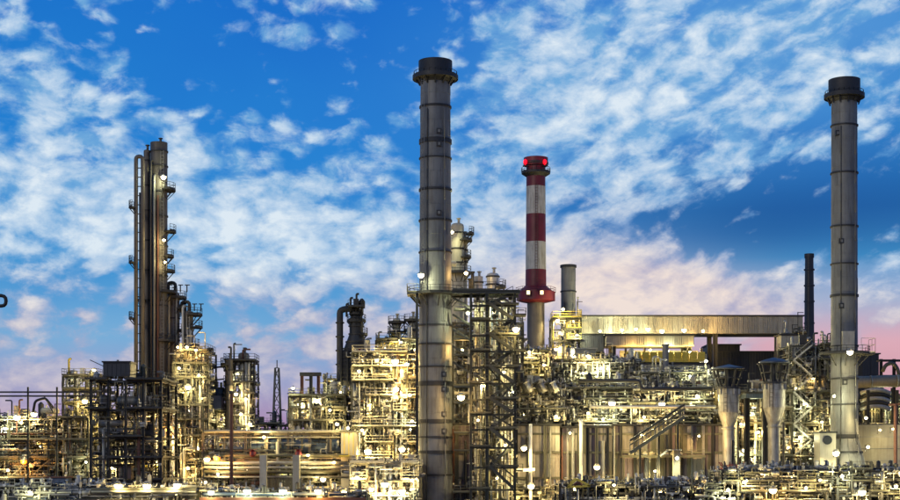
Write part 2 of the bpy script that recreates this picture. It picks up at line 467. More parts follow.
# ------------------------------------------------------------------ process frame
ORD = ['top', 'second', 'third', 'fourth', 'fifth', 'sixth', 'seventh', 'eighth', 'ninth', 'tenth', 'eleventh', 'twelfth']
NTH = ['first', 'second', 'third', 'fourth', 'fifth', 'sixth', 'seventh', 'eighth', 'ninth', 'tenth', 'eleventh', 'twelfth', 'thirteenth', 'fourteenth']
UNITS = {}
def small_fittings(mbs, r, x0, x1, y0, y1, z0, z1, count):
    """valves, flanges, junction boxes, instrument stalks, small bore pipe"""
    keys = list(mbs)
    for _ in range(count):
        mb = mbs[r.choice(keys)]
        x, y, z = r.uniform(x0, x1), r.uniform(y0, y1), r.uniform(z0, z1)
        k = r.random()
        if k < .25:      # valve with hand wheel on a short line
            L = r.uniform(.5, 1.3); rr = r.uniform(.06, .14)
            ax = Vector((1, 0, 0)) if r.random() < .6 else Vector((0, 0, 1))
            p = Vector((x, y, z))
            mb.cyl(p - ax * L, p + ax * L, rr, n=6); mb.cyl(p - ax * .3, p - ax * .2, rr * 2, n=8); mb.cyl(p + ax * .2, p + ax * .3, rr * 2, n=8)
            up = Vector((0, -1, .3)) if ax.z else Vector((0, -.3, 1))
            mb.cyl(p, p + up * .6, .05, n=5); mb.cyl(p + up * .58, p + up * .63, .22, n=8)
        elif k < .45:    # thin riser
            L = r.uniform(1, min(5, z1 - z0 + .5))
            zz = max(z0, min(z, z1 - L))
            xx = x + r.choice((-1, 1)) * r.uniform(.3, 1.5)
            mb.tube([(x, y, zz), (x, y, zz + L * .8), (xx, y, zz + L * .8), (xx, y, zz + L)], r.uniform(.05, .1), n=5)
        elif k < .6:     # thin horizontal
            L = r.uniform(1, 4)
            mb.cyl((x, y, z), (min(x1, x + L), y, z), r.uniform(.05, .11), n=5)
        elif k < .75:    # junction box
            a, b, c = r.uniform(.2, .6), r.uniform(.15, .4), r.uniform(.25, .8)
            mb.box(x, x + a, y, y + b, z, z + c); mb.bar((x + a / 2, y + b / 2, z - .8), (x + a / 2, y + b / 2, z), .08)
        elif k < .88:    # small pot / filter
            rr = r.uniform(.15, .4); hh = r.uniform(.5, 1.3)
            mb.lathe(x, y, [(rr * .3, z), (rr, z + .15), (rr, z + hh), (rr * .3, z + hh + .15)], n=8)
        else:            # motor with fan cowl
            rr = r.uniform(.2, .35)
            mb.cyl((x, y, z), (x + .9, y, z), rr, n=8); mb.cyl((x + .9, y, z), (x + 1.1, y, z), rr * 1.1, n=8); mb.box(x + .1, x + .8, y - rr, y + rr, z - rr - .15, z - rr)
def pipes_in(root, r, box, count, rmin=.09, rmax=.3, pal=None, vert=.5):
    x0, x1, y0, y1, z0, z1 = box
    for _ in range(count):
        p = Vector((r.uniform(x0, x1), r.uniform(y0, y1), r.uniform(z0, z1)))
        pts = [p.copy()]
        ax = 2 if r.random() < vert else 0
        for k in range(r.randint(1, 4)):
            q = pts[-1].copy()
            lo, hi = ((x0, x1), (y0, y1), (z0, z1))[ax]
            tgt = r.uniform(lo, hi)
            if ax == 2 and r.random() < .4: tgt = r.choice((lo, hi))
            if abs(tgt - q[ax]) < 1.0: tgt = min(hi, max(lo, q[ax] + r.choice((-2, 2))))
            if abs(tgt - q[ax]) < .8: break
            q[ax] = tgt; pts.append(q)
            ax = r.choice([a for a in (0, 0, 1, 2, 2) if a != ax])
        if len(pts) < 2: continue
        rr = rmin + (rmax - rmin) * r.random() ** 2
        mb = MB().tube(pts, rr, n=8)
        for a, b in zip(pts, pts[1:]):       # a flange pair on each leg
            if (b - a).length > 3:
                c = a + (b - a) * r.uniform(.25, .75); dv = (b - a).normalized()
                mb.cyl(c - dv * .09, c + dv * .09, rr * 1.6, n=8)
        mb.build('pipe', rand_mat(r, pal), root)
def frame(key, name, label, cat, px0, px1, Y, dep, decks, nb=3, nd=2, mat='olive', phrase='', pipes=40, fit=60, brace=.5, rail='olive', floor=None, clutter=True,
          slab=.8, post=.35, low=None, pal=None, postup=0.0, rmax=.3, vert=.5, over=0.0, seed=None):
    r = random.Random(seed if seed is not None else sum(map(ord, key)) * 7)
    x0, x1 = X(px0, Y), X(px1, Y); y0, y1 = Y, Y + dep
    zs = [Z(p, Y) for p in decks]
    root = thing(name, label, cat, ((x0 + x1) / 2, (y0 + y1) / 2, 0))
    xs = [x0 + (x1 - x0) * i / nb for i in range(nb + 1)]
    ys = [y0 + (y1 - y0) * i / nd for i in range(nd + 1)]
    for x in xs:
        for y in ys:
            member('post', (x, y, 0), (x, y, zs[0] + (postup if y == y0 else 0)), post, mat, root)
    zlow = low if low is not None else 0
    allz = zs + ([] if zs[-1] < 5 or floor else [zs[-1] - 4 * (i + 1) for i in range(int((zs[-1] - 1) / 4))])
    for li, z in enumerate(allz):
        for y in ys:
            for a, b in zip(xs, xs[1:]):
                member('beam', (a + post * .55, y, z - .2), (b - post * .55, y, z - .2), post * .8, mat, root)
        for x in xs:
            for a, b in zip(ys, ys[1:]):
                member('beam', (x, a + post * .55, z - .2), (x, b - post * .55, z - .2), post * .8, mat, root)
        if li < len(zs):
            full = [r.random() < slab for _ in range(nb)]
            if not any(full): full[r.randrange(nb)] = True
            for i, fl in enumerate(full):
                if not fl: continue
                MB().box(xs[i] - (over if i == 0 else 0), xs[i + 1] + (over if i == nb - 1 else 0) - .02, y0 - .9 - over, y1 - .5, z + .02, z + .14).build('deck', mat, root)
            seg = [i for i in range(nb) if full[i]]
            for i in seg:
                railing([(xs[i] - (over if i == 0 else 0), y0 - .85 - over), (xs[i + 1] + (over if i == nb - 1 else 0), y0 - .85 - over)], z + .14, root, rail)
            if full[0]: railing([(x0 - over, y0 - .85 - over), (x0 - over, y1 - .6)], z + .14, root, rail)
            if full[-1]: railing([(x1 + over, y0 - .85 - over), (x1 + over, y1 - .6)], z + .14, root, rail)
    for (za, zb) in zip(allz, allz[1:]):
        for y in (y0, y1):
            for a, b in zip(xs, xs[1:]):
                if r.random() < brace:
                    if r.random() < .5: member('brace', (a, y, zb), (b, y, za - .4), .16, mat, root, 'box')
                    else:
                        member('brace', (b, y, zb), (a, y, za - .4), .16, mat, root, 'box')
    bot = max(0.4, min(zs[-1] - 4, Z(505, Y))) if not floor else Z(floor, Y)
    pipes_in(root, r, (x0 + .2, x1 - .2, y0 - .6, y0 + dep * .55, bot, zs[0] - .3), pipes, rmax=rmax, pal=pal, vert=vert)
    mbs = {'alu': MB(), 'galv': MB(), 'cream': MB(), 'dark': MB(), 'rust': MB()}
    mk = ['alu', 'galv', 'cream', 'dark']
    if key in ('F3', 'F4', 'DF'): mbs = {'galv': MB(), 'dark': MB(), 'olive': MB(), 'alu': MB()}; mk = list(mbs)
    sub = {k: mbs[k] for k in mk}
    if clutter and zs[0] > 14:      # risers, vents, davits and small pots breaking the top line
        for i in range(int((x1 - x0) / 1.1)):
            x, y = r.uniform(x0, x1), r.uniform(y0, y0 + dep * .7); hh = r.uniform(.8, 3.4); t_ = r.random()
            m = MB()
            if t_ < .45: m.tube([(x, y, zs[0] + .1), (x, y, zs[0] + hh), (x + r.choice((-1, 1)) * r.uniform(.3, 1.4), y, zs[0] + hh), ], r.uniform(.08, .2), n=7).build('riser_pipe', rand_mat(r, pal), root)
            elif t_ < .65: m.lathe(x, y, [(.3, zs[0] + .1), (.5, zs[0] + .5), (.5, zs[0] + hh * .8), (.15, zs[0] + hh * .8 + .4)], n=12).build('filter_pot', rand_mat(r, pal), root)
            elif t_ < .8: m.bar((x, y, zs[0]), (x, y, zs[0] + hh + .8), .14).bar((x, y, zs[0] + hh + .7), (x + 1.1, y, zs[0] + hh + .7), .12).build('davit', 'dark', root)
            elif t_ < .92: m.box(x, x + r.uniform(.5, 1.3), y, y + 1, zs[0] + .15, zs[0] + .15 + hh * .6).build('cabinet_box', rand_mat(r, pal), root)
            else: m.cyl((x, y, zs[0]), (x, y, zs[0] + hh + 1.5), .1, n=6).cyl((x, y, zs[0] + hh + 1.2), (x, y, zs[0] + hh + 1.5), .2, n=6).build('vent', 'galv', root)
    small_fittings(sub, r, x0, x1, y0 - .7, y0 + dep * .5, bot, zs[0] + .6, fit)
    for k, mb in sub.items():
        if mb.v: mb.build('small_pipework', k, root, kind='stuff')
    UNITS[key] = dict(root=root, phrase=phrase, x0=x0, x1=x1, y0=y0, y1=y1, zs=zs, xs=xs, r=r, Y=Y, lamps=[], eq={})
    return root

def where(u, z, x):
    """words for a place on a frame: deck and bay"""
    zs = u['zs']; k = min(range(len(zs)), key=lambda i: abs(zs[i] - z + .3))
    return ORD[k] if len(zs) > 1 else ''
EQ_COUNT = {}
def equip(key, kind, px, py, w_px, h_px, mat='alu', dy=2.5, extra=''):
    """a vessel / drum / exchanger / cabinet standing on a deck of frame key, its base at row py"""
    u = UNITS[key]; Y = u['y0'] + dy
    x, z = X(px, Y), Z(py, Y); wd, hh = w_px * Y / FOC, h_px * Y / FOC
    k = min(range(len(u['zs'])), key=lambda i: abs(u['zs'][i] - z)); zd = u['zs'][k]
    if abs(zd - z) < 2.5: z = zd + .16
    lab_k = {'vessel': 'upright vessel', 'drum': 'lying drum', 'exchanger': 'pair of stacked exchanger tubes', 'cabinet': 'sheet metal cabinet', 'cooler': 'bank of fan coolers'}[kind]
    if kind == 'exchanger': lab_k = 'twin tube exchanger'
    if kind == 'cooler': lab_k = 'fan cooler box'
    nm = {'vessel': 'upright_vessel', 'drum': 'horizontal_drum', 'exchanger': 'heat_exchanger', 'cabinet': 'equipment_cabinet', 'cooler': 'fan_cooler'}[kind]
    u['eq'].setdefault((k, kind), []).append(None)
    o = thing(nm, '', {'vessel': 'vessel', 'drum': 'drum', 'exchanger': 'heat exchanger', 'cabinet': 'cabinet', 'cooler': 'cooler'}[kind], (x, Y, z))
    u['eq'][(k, kind)][-1] = (x, o, lab_k, mat, k)
    r = u['r']
    if kind == 'vessel':
        rr = wd / 2
        MB().lathe(x, Y, [(rr * .5, z + .5), (rr * .85, z + .5 + rr * .3), (rr, z + .5 + rr * .6), (rr, z + hh - rr * .6), (rr * .85, z + hh - rr * .25), (rr * .4, z + hh), (.01, z + hh + .02)], n=16).build('shell', mat, o)
        for a in (.8, 2.4, 3.9, 5.5): member('leg', (x + rr * .8 * math.cos(a), Y + rr * .8 * math.sin(a), z), (x + rr * .8 * math.cos(a), Y + rr * .8 * math.sin(a), z + .5 + rr), .15, 'dark', o, 'box')
        MB().cyl((x, Y, z + hh - .1), (x, Y, z + hh + .7), .18, n=8).cyl((x, Y, z + hh + .5), (x, Y, z + hh + .6), .32, n=10).build('nozzle', mat, o)
        for q in (.35, .7): MB().lathe(x, Y, [(rr + .05, z + hh * q), (rr + .05, z + hh * q + .14)], n=16).build('stiffening_ring', 'galv', o)
    elif kind == 'drum':
        rr = hh / 2; L = wd
        zc = z + rr + .5
        MB().cyl((x - L / 2 + rr * .4, Y, zc), (x + L / 2 - rr * .4, Y, zc), rr, n=16, caps=False).cyl((x - L / 2, Y, zc), (x - L / 2 + rr * .4, Y, zc), rr * .55, rr, n=16).cyl((x + L / 2 - rr * .4, Y, zc), (x + L / 2, Y, zc), rr, rr * .55, n=16).build('shell', mat, o)
        for q in (-.28, .28): MB().box(x + q * L - .2, x + q * L + .2, Y - rr * .8, Y + rr * .8, z, zc - rr * .55).build('saddle', 'dark', o)
        MB().cyl((x - L * .2, Y, zc + rr * .8), (x - L * .2, Y, zc + rr + .5), .16, n=8).build('nozzle', mat, o)
    elif kind == 'exchanger':
        rr = hh / 4; L = wd
        for j in (0, 1):
            zc = z + rr + .35 + j * rr * 2.3
            MB().cyl((x - L / 2, Y, zc), (x + L / 2, Y, zc), rr, n=14).cyl((x - L / 2 - .12, Y, zc), (x - L / 2, Y, zc), rr * 1.2, n=14).cyl((x + L / 2 - .5, Y, zc), (x + L / 2 - .38, Y, zc), rr * 1.2, n=14).build('shell', mat, o)
        for q in (-.3, .3): MB().box(x + q * L - .15, x + q * L + .15, Y - rr * .7, Y + rr * .7, z, z + .5).build('saddle', 'dark', o)
    elif kind == 'cabinet':
        MB().box(x - wd / 2, x + wd / 2, Y, Y + 2, z, z + hh).build('housing', mat, o)
        MB().box(x - wd / 2 - .12, x + wd / 2 + .12, Y - .12, Y + 2.12, z + hh, z + hh + .12).build('lid', 'galv', o)
        MB().box(x - wd * .3, x + wd * .1, Y - .05, Y, z + .2, z + hh * .8).build('door', mat, o)
    elif kind == 'cooler':
        zc = z + hh * .4
        MB().box(x - wd / 2, x + wd / 2, Y, Y + 4, zc, z + hh * .75).build('plenum', mat, o)
        for q in (-.5, .5):
            for yy in (Y + .1, Y + 3.9): member('leg', (x + q * (wd - .3), yy, z), (x + q * (wd - .3), yy, zc), .2, 'dark', o, 'box')
        k2 = max(1, int(wd / 3.4))
        for i in range(k2):
            cx = x - wd / 2 + wd * (i + .5) / k2; rf = min(1.5, wd / k2 * .42)
            MB().lathe(cx, Y + 2, [(rf * 1.05, z + hh * .75), (rf, z + hh)], n=14, caps=False).lathe(cx, Y + 2, [(rf * .2, z + hh * .8), (rf * .2, z + hh * .9)], n=8).build('fan_ring', 'galv', o)
    return o

# ------------------------------------------------------------------ lamps
LAMPS = []
def lamp(key, px, py, size=1.0, power=1.0, col='bulb', Y=None, side=None):
    """floodlight: bracket, housing, glowing glass, and its light"""
    u = UNITS.get(key)
    y = Y if Y is not None else (u['y0'] - 1.2 if (size >= 1.25) else u['y0'] + (2.2 if key == 'ST' else 0) + R.choice((-1.3, -1.3, .8, 1.8, 3.0)))
    x, z = X(px, y), Z(py, y)
    rr = (.18 if size < 1.25 else .26) * size + .12
    o = thing('orange_lamp' if col == 'orange' else 'floodlight', '', 'lamp', (x, y + .5, z))
    MB().bar((x, y + 1.6, z + .35), (x, y + .1, z + .35), .09).bar((x, y + 1.6, z - .7), (x, y + 1.6, z + .4), .09).build('bracket', 'dark', o)
    MB().lathe(x, y, [(rr * .5, z + rr * 1.1), (rr * 1.15, z + rr * .35), (rr * 1.15, z + rr * .2)], n=12, caps=False).build('hood', 'galv', o)
    gm_ = 'orange' if col == 'orange' else 'bulb'
    if size >= 1.25:     # big globe behind a three bar guard
        MB().lathe(x, y, [(.02, z - rr), (rr * .5, z - rr * .87), (rr * .87, z - rr * .5), (rr, z), (rr * .87, z + rr * .5), (rr * .5, z + rr * .87), (.02, z + rr)], n=16, caps=False).build('glass', gm_, o)
        for s_ in (-.55, 0, .55):
            MB().bar((x + s_ * rr, y - rr * 1.1, z - rr * .9), (x + s_ * rr, y - rr * 1.1, z + rr * .9), .03).build('guard_bar', 'dark', o)
    else:
        MB().lathe(x, y, [(.02, z - rr), (rr * .7, z - rr * .7), (rr, z), (rr * .7, z + rr * .6), (.02, z + rr * .9)], n=12, caps=False).build('glass', gm_, o)
    L = bpy.data.lights.new('light', 'POINT')
    L.energy = 900 * power * LAMP_GAIN
    L.color = (1.0, .42, .08) if col == 'orange' else R.choice(((1.0, .78, .33), (1.0, .78, .33), (1.0, .72, .24), (.95, .95, .55), (1.0, .60, .18)))
    L.shadow_soft_size = .12
    lo = bpy.data.objects.new('light', L); COL.objects.link(lo); lo.parent = o
    lo.location = (0, -.5 - rr - .45, -rr * .6)
    LAMPS.append((key, x, z, y, size, col, o))
    if u: u['lamps'].append((x, z, size, col, o))
    return o

# =================================================================== THE PLACE
gmb = MB(); gmb.v = [(-6000, -400, 0), (6000, -400, 0), (6000, 9000, 0), (-6000, 9000, 0)]; gmb.f = [[0, 1, 2, 3]]; gmb.sm = [False]
gmb.build('ground', gm, None, kind='structure')

# ------------------------------------------------------------------ big stacks
def stack(name, label, pcx, Y, secs, mat='stack', cap=None, rings=(), hatches=(), lean=0.0, n=40, ladder_side=None):
    """secs: (row, width in px) from the top down; shells between the band joints are separate cans"""
    cx = X(pcx, Y); cy = Y + 3
    o = thing(name, label, 'chimney', (cx, cy, 0))
    k = Y / FOC
    secs = [(Z(p, Y), w_ * k / 2) for p, w_ in secs]
    if secs[-1][0] > 0.1: secs.append((0, secs[-1][1]))
    for (z1, r1), (z0, r0) in zip(secs, secs[1:]):
        mt = mat
        MB().lathe(cx, cy, [(r0, z0), (r1, z1 - .06), (r1 - .03, z1 - .04), (r1 - .03, z1)], n=n, caps=False).build('shell_section', mt, o)
    zt, rt = secs[0]
    MB().lathe(cx, cy, [(rt - .25, zt - 3), (rt - .25, zt)], n=n, caps=False).build('liner', 'black', o)
    MB().lathe(cx, cy, [(rt - .25, zt), (rt, zt)], n=n, caps=False).build('rim', 'stackdk', o)
    def rad(z):
        for (z1, r1), (z0, r0) in zip(secs, secs[1:]):
            if z0 <= z <= z1: return r0 + (r1 - r0) * (z - z0) / (z1 - z0)
        return secs[0][1]
    for p, th in rings:
        z = Z(p, Y); r_ = rad(z)
        MB().lathe(cx, cy, [(r_, z - th / 2), (r_ + .18, z - th / 2), (r_ + .18, z + th / 2), (r_, z + th / 2)], n=n, caps=False).build('stiffening_ring', 'stackdk', o)
    rs = random.Random(int(pcx))
    for (z1, r1), (z0, r0) in zip(secs, secs[1:]):
        zz = z1
        while zz > z0 + 2.2:          # plate seams: a girth weld and staggered upright welds on every course
            zb = max(z0, zz - 2.4); rr_ = rad((zz + zb) / 2)
            MB().lathe(cx, cy, [(rad(zb + .01) + .005, zb + .01), (rad(zb + .01) + .028, zb + .03), (rad(zb + .01) + .005, zb + .06)], n=n, caps=False).build('weld', mat, o)
            for q in range(3):
                a = rs.uniform(PI, 2 * PI)
                m_ = MB().bar((cx + (rad(zb + .05) + .01) * math.cos(a), cy + (rad(zb + .05) + .01) * math.sin(a), zb + .05), (cx + (rad(zz - .05) + .01) * math.cos(a), cy + (rad(zz - .05) + .01) * math.sin(a), zz - .05), .05)
                m_.build('weld', mat, o)
            zz = zb
    for a_, mt_ in ((-1.0, 'stack'), (-2.05, 'dark')):     # cable conduits up the shell
        z0_, z1_ = .3, secs[0][0] - 8; m_ = MB(); st = 14
        pts = [(cx + (rad(z0_ + (z1_ - z0_) * i / st) + .26) * math.cos(a_), cy + (rad(z0_ + (z1_ - z0_) * i / st) + .26) * math.sin(a_), z0_ + (z1_ - z0_) * i / st) for i in range(st + 1)]
        for p_, q_ in zip(pts, pts[1:]): m_.cyl(p_, q_, .07, n=6)
        m_.build('conduit', mt_, o)
    for px_, p in hatches:
        xx = X(px_, Y); z = Z(p, Y); r_ = rad(z); dx = xx - cx
        yy = cy - math.sqrt(max(.01, r_ * r_ - dx * dx))
        hm = MB().box(xx - .4, xx + .4, yy - .22, yy + .4, z - .42, z + .42)
        hb = hm.build('inspection_hatch', 'stackdk', o)
        MB().box(xx - .2, xx + .2, yy - .28, yy - .22, z - .22, z + .22).build('cover', 'stack', hb)
    return o, cx, cy, rad

MS, msx, msy, mrad = stack('main_chimney', 'tallest grey steel chimney with dark crown and platform halfway down', 435.2, 240,
    [(57, 31), (68, 31), (76, 30), (103, 30.5), (138, 31), (155, 31.2), (188, 31.5), (218, 31.8), (250, 32), (291, 32.5), (324, 33), (343, 33), (366, 33.5), (383, 33.5), (421, 34), (436, 34), (452, 34), (475, 34.5), (500, 34.5)],
    rings=((103, .3), (138, .7), (187, .35), (218, .3), (155, .18), (324, .3), (343, .3), (366, .25), (383, .75), (421, .6), (437, .25), (452, .5), (475, .3), (250, .2)),
    hatches=((439, 130), (439, 143), (439, 212), (444, 374), (444, 389), (444, 414), (444, 431)))
def crown(o, cx, cy, Y, p_top, p_r0, p_r1, w_cap, w_ring):
    k = Y / FOC
    MB().lathe(cx, cy, [(w_cap * k / 2 - .1, Z(p_r1 + 3, Y)), (w_cap * k / 2 + .25, Z(p_r1, Y)), (w_cap * k / 2 + .25, Z(p_top, Y) + .1), (w_cap * k / 2 - .4, Z(p_top, Y) + .1)], n=36, caps=False).build('crown_shroud', 'stackdk', o)
    pl = MB().lathe(cx, cy, [(w_cap * k / 2 + .2, Z(p_r1, Y)), (w_ring * k / 2 - .6, Z(p_r1 - 1, Y)), (w_ring * k / 2, Z((p_r0 + p_r1) / 2 + 1.5, Y)), (w_ring * k / 2, Z((p_r0 + p_r1) / 2 + 2.2, Y)), (w_cap * k / 2 + .2, Z((p_r0 + p_r1) / 2 + 2.2, Y))], n=36, caps=False).build('crown_platform', 'stackdk', o)
    MB().lathe(cx, cy, [(w_ring * k / 2 + .02, Z(p_r1 - 1, Y)), (w_ring * k / 2 + .1, Z(p_r1 - 1, Y)), (w_ring * k / 2 + .1, Z(p_r0 + 3, Y)), (w_ring * k / 2 + .02, Z(p_r0 + 3, Y))], n=36, caps=False).build('fascia', 'stackdk', pl)
    a = [2 * PI * i / 24 for i in range(25)]
    railing_mb(MB(), [(cx + (w_ring * k / 2 - .1) * math.cos(t_), cy + (w_ring * k / 2 - .1) * math.sin(t_)) for t_ in a], Z((p_r0 + p_r1) / 2 + 1.9, Y), 1.0, 1.2).build('railing', 'stackdk', pl)
    for i in range(12):
        t_ = a[i * 2]
        member('bracket', (cx + w_cap * k / 2 * math.cos(t_), cy + w_cap * k / 2 * math.sin(t_), Z(p_r1 + 5, Y)), (cx + (w_ring * k / 2 - .5) * math.cos(t_), cy + (w_ring * k / 2 - .5) * math.sin(t_), Z(p_r1 - 1, Y)), .2, 'stackdk', pl, 'box')
crown(MS, msx, msy, 240, 57, 68, 76, 31, 45)
ladder(msx - 2.0, msy - mrad(60) - .2, Z(283, 240), Z(78, 240), MS, 'stack', cage=False)
# platform round the stack at row 291
pl = ring_platform(msx, msy, mrad(40) + .05, mrad(40) + 1.9, Z(292, 240), MS, 'dark', 120, 420)
pl2 = MB().box(X(407, 240), X(418, 240), msy - 3.2, msy + 1, Z(293, 240) - .2, Z(292, 240)).build('side_landing', 'dark', MS)
railing([(X(407, 240), msy + 1), (X(407, 240), msy - 3.2), (X(418, 240), msy - 3.2)], Z(292, 240), pl2, 'olive', 1.3)
for q in (409, 416): member('bracket', (X(q, 240), msy - 2, Z(292, 240)), (X(420, 240), msy - 1, Z(303, 240)), .2, 'dark', MS, 'box')
member('post', (X(417, 240), msy - 3, 0), (X(417, 240), msy - 3, Z(293, 240)), .4, 'dark', MS)

RS, rsx, rsy, rrad = stack('right_chimney', 'weathered grey chimney with flared foot beside the pale tank', 849, 250,
    [(76, 29), (88, 29), (96, 25.5), (122, 25.6), (170, 25.8), (224, 26), (262, 26), (294, 26.3), (345, 26.6), (378, 27), (404, 27), (436, 27.5), (437, 27.5), (452, 35), (470, 45)],
    rings=((122, .2), (170, .25), (224, .25), (262, .2), (294, .4), (345, .2), (378, .3), (404, .25), (436, .6), (452, .3)), hatches=((843, 305), (840, 131), (843, 240), (846, 382)))
crown(RS, rsx, rsy, 250, 76, 87, 95, 28.5, 39)
# two flanges of stack foot: platform with lamp-lit box at row 350
plr = ring_platform(rsx, rsy, rrad(20) + .05, rrad(20) + 2.0, Z(352, 250), RS, 'dark', 180, 380)
MB().box(X(860, 250), X(877, 250), rsy - 2, rsy + 2, Z(354, 250), Z(352, 250)).build('side_landing', 'dark', RS)
railing([(X(863, 250), rsy - 2), (X(877, 250), rsy - 2), (X(877, 250), rsy + 2)], Z(352, 250), RS, 'cream', 2.4)
MB().box(X(843, 250), X(855, 250), rsy - rrad(20) - .5, rsy - rrad(20) + .6, Z(350, 250), Z(331, 250)).build('analyser_box', 'cream', RS)
for q in range(12):   # ribs of the flared foot
    a = 2 * PI * q / 12
    member('rib', (rsx + 2.3 * math.cos(a), rsy + 2.3 * math.sin(a), Z(437, 250)), (rsx + 3.75 * math.cos(a), rsy + 3.75 * math.sin(a), Z(470, 250)), .14, 'stack', RS, 'box')

# red and white chimney
Yc = 300
CH = thing('striped_chimney', 'red and white banded chimney with red beacon lights at its top', 'chimney', (X(537, Yc), Yc + 3, 0))
cx, cy, k = X(536.7, Yc), Yc + 3, Yc / FOC
for a, b, w0, w1, mt, nm in ((155, 163, 24.5, 24.5, 'red', 'red_cap'), (163, 184, 19.3, 19.3, 'red', 'red_band'), (184, 212, 19.4, 19.8, 'chwhite', 'white_band'), (212, 240, 19.8, 20.2, 'red', 'red_band'),
                       (240, 268, 20.2, 20.7, 'chwhite', 'white_band'), (268, 290, 20.8, 21.3, 'red', 'red_band'), (299, 345, 17.5, 17.8, 'brown', 'grey_shaft'), (345, 520, 17.8, 18, 'brown', 'grey_shaft')):
    MB().lathe(cx, cy, [(w1 * k / 2, max(0, Z(b, Yc))), (w0 * k / 2, Z(a, Yc))], n=32, caps=(a in (155,))).build(nm, mt, CH)
pl = MB().lathe(cx, cy, [(19.5 * k / 2, Z(174, Yc)), (29 * k / 2, Z(171, Yc)), (29 * k / 2, Z(169.6, Yc)), (19.5 * k / 2, Z(169.6, Yc))], n=28, caps=False).build('crown_platform', 'stackdk', CH)
railing_mb(MB(), [(cx + 14.6 * k * math.cos(2 * PI * i / 20), cy + 14.6 * k * math.sin(2 * PI * i / 20)) for i in range(21)], Z(169.6, Yc), .9, 1.2).build('railing', 'stackdk', pl)
MB().lathe(cx, cy, [(24 * k / 2, Z(163, Yc)), (25.5 * k / 2, Z(161, Yc)), (25.5 * k / 2, Z(159.5, Yc)), (24 * k / 2, Z(159, Yc))], n=28, caps=False).build('cap_ring', 'stackdk', CH)
for q, mt in ((525.5, 'beacon'), (545, 'beacon')):
    bx = X(q, Yc); by = cy - 2.0
    b_ = MB().lathe(bx, by, [(.02, Z(164, Yc)), (.35, Z(162.4, Yc)), (.42, Z(160.5, Yc)), (.3, Z(159, Yc)), (.02, Z(158, Yc))], n=12).build('beacon_light', mt, CH)
    L = bpy.data.lights.new('beacon_glow', 'POINT'); L.energy = 25; L.color = (1, .03, .05); L.shadow_soft_size = .3
    lo = bpy.data.objects.new('beacon_glow', L); COL.objects.link(lo); lo.parent = CH; lo.location = Vector((bx, by - 1.3, Z(161, Yc))) - base_of(CH)
    MB().box(bx - .45, bx + .45, by + .2, by + 1.2, Z(164.5, Yc), Z(164, Yc)).build('bracket', 'stackdk', CH)
hs = MB()
hs.lathe(cx, cy, [(19 * k / 2, Z(301.5, Yc)), (38.5 * k / 2, Z(299.5, Yc)), (39 * k / 2, Z(299.2, Yc)), (39 * k / 2, Z(290.5, Yc)), (36 * k / 2, Z(290, Yc)), (21.5 * k / 2, Z(284, Yc))], n=8, caps=False)
hs.build('collar_house', 'red', CH)
for q in (528, 541.5):
    f_ = MB().box(X(q - 2.2, Yc), X(q + 2.2, Yc), cy - 4.05, cy - 3.6, Z(295.5, Yc), Z(290.6, Yc)).build('window_frame', 'stackdk', CH)
    MB().box(X(q - 1.6, Yc), X(q + 1.6, Yc), cy - 4.12, cy - 4.06, Z(295, Yc), Z(291.2, Yc)).build('window', 'window', f_)
a8 = [(cx + 20 * k * math.cos(2 * PI * i / 8), cy + 20 * k * math.sin(2 * PI * i / 8)) for i in range(9)]
railing(a8, Z(291, Yc), CH, 'red', 1.0)
ladder(cx, cy - 2.1, Z(282, Yc), Z(182, Yc), CH, 'rust', cage=False)

# short grey stack beside it
GS, gx, gy, grad_ = stack('short_grey_chimney', 'short plain grey chimney beside the red and white one', 569.5, 305, [(263, 15), (268, 14.6), (290, 14.8), (315, 15), (345, 15.4)], rings=((264.5, .5), (290, .2)), n=28)
# thin dark stack
TS = thing('thin_dark_chimney', 'thin nearly black chimney standing between gallery and right chimney', 'chimney', (X(812.5, 330), 333, 0))
kk = 330 / FOC
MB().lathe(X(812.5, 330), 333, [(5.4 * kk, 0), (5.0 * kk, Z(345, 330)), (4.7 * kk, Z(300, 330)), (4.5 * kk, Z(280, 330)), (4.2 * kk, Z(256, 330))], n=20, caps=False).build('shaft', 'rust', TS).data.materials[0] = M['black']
MB().lathe(X(812.5, 330), 333, [(4.2 * kk, Z(256, 330)), (4.8 * kk, Z(256, 330)), (4.8 * kk, Z(252, 330)), (4.0 * kk, Z(252, 330))], n=20, caps=False).build('cap', 'stackdk', TS)
for p in (268, 284, 300, 322): MB().lathe(X(812.5, 330), 333, [(5.0 * kk, Z(p, 330) - .15), (5.4 * kk, Z(p, 330) - .15), (5.4 * kk, Z(p, 330) + .15), (5.0 * kk, Z(p, 330) + .15)], n=20, caps=False).build('stiffening_ring', 'black', TS)
ladder(X(810, 330), 333 - 1.2, Z(345, 330), Z(256, 330), TS, 'dark', cage=False)

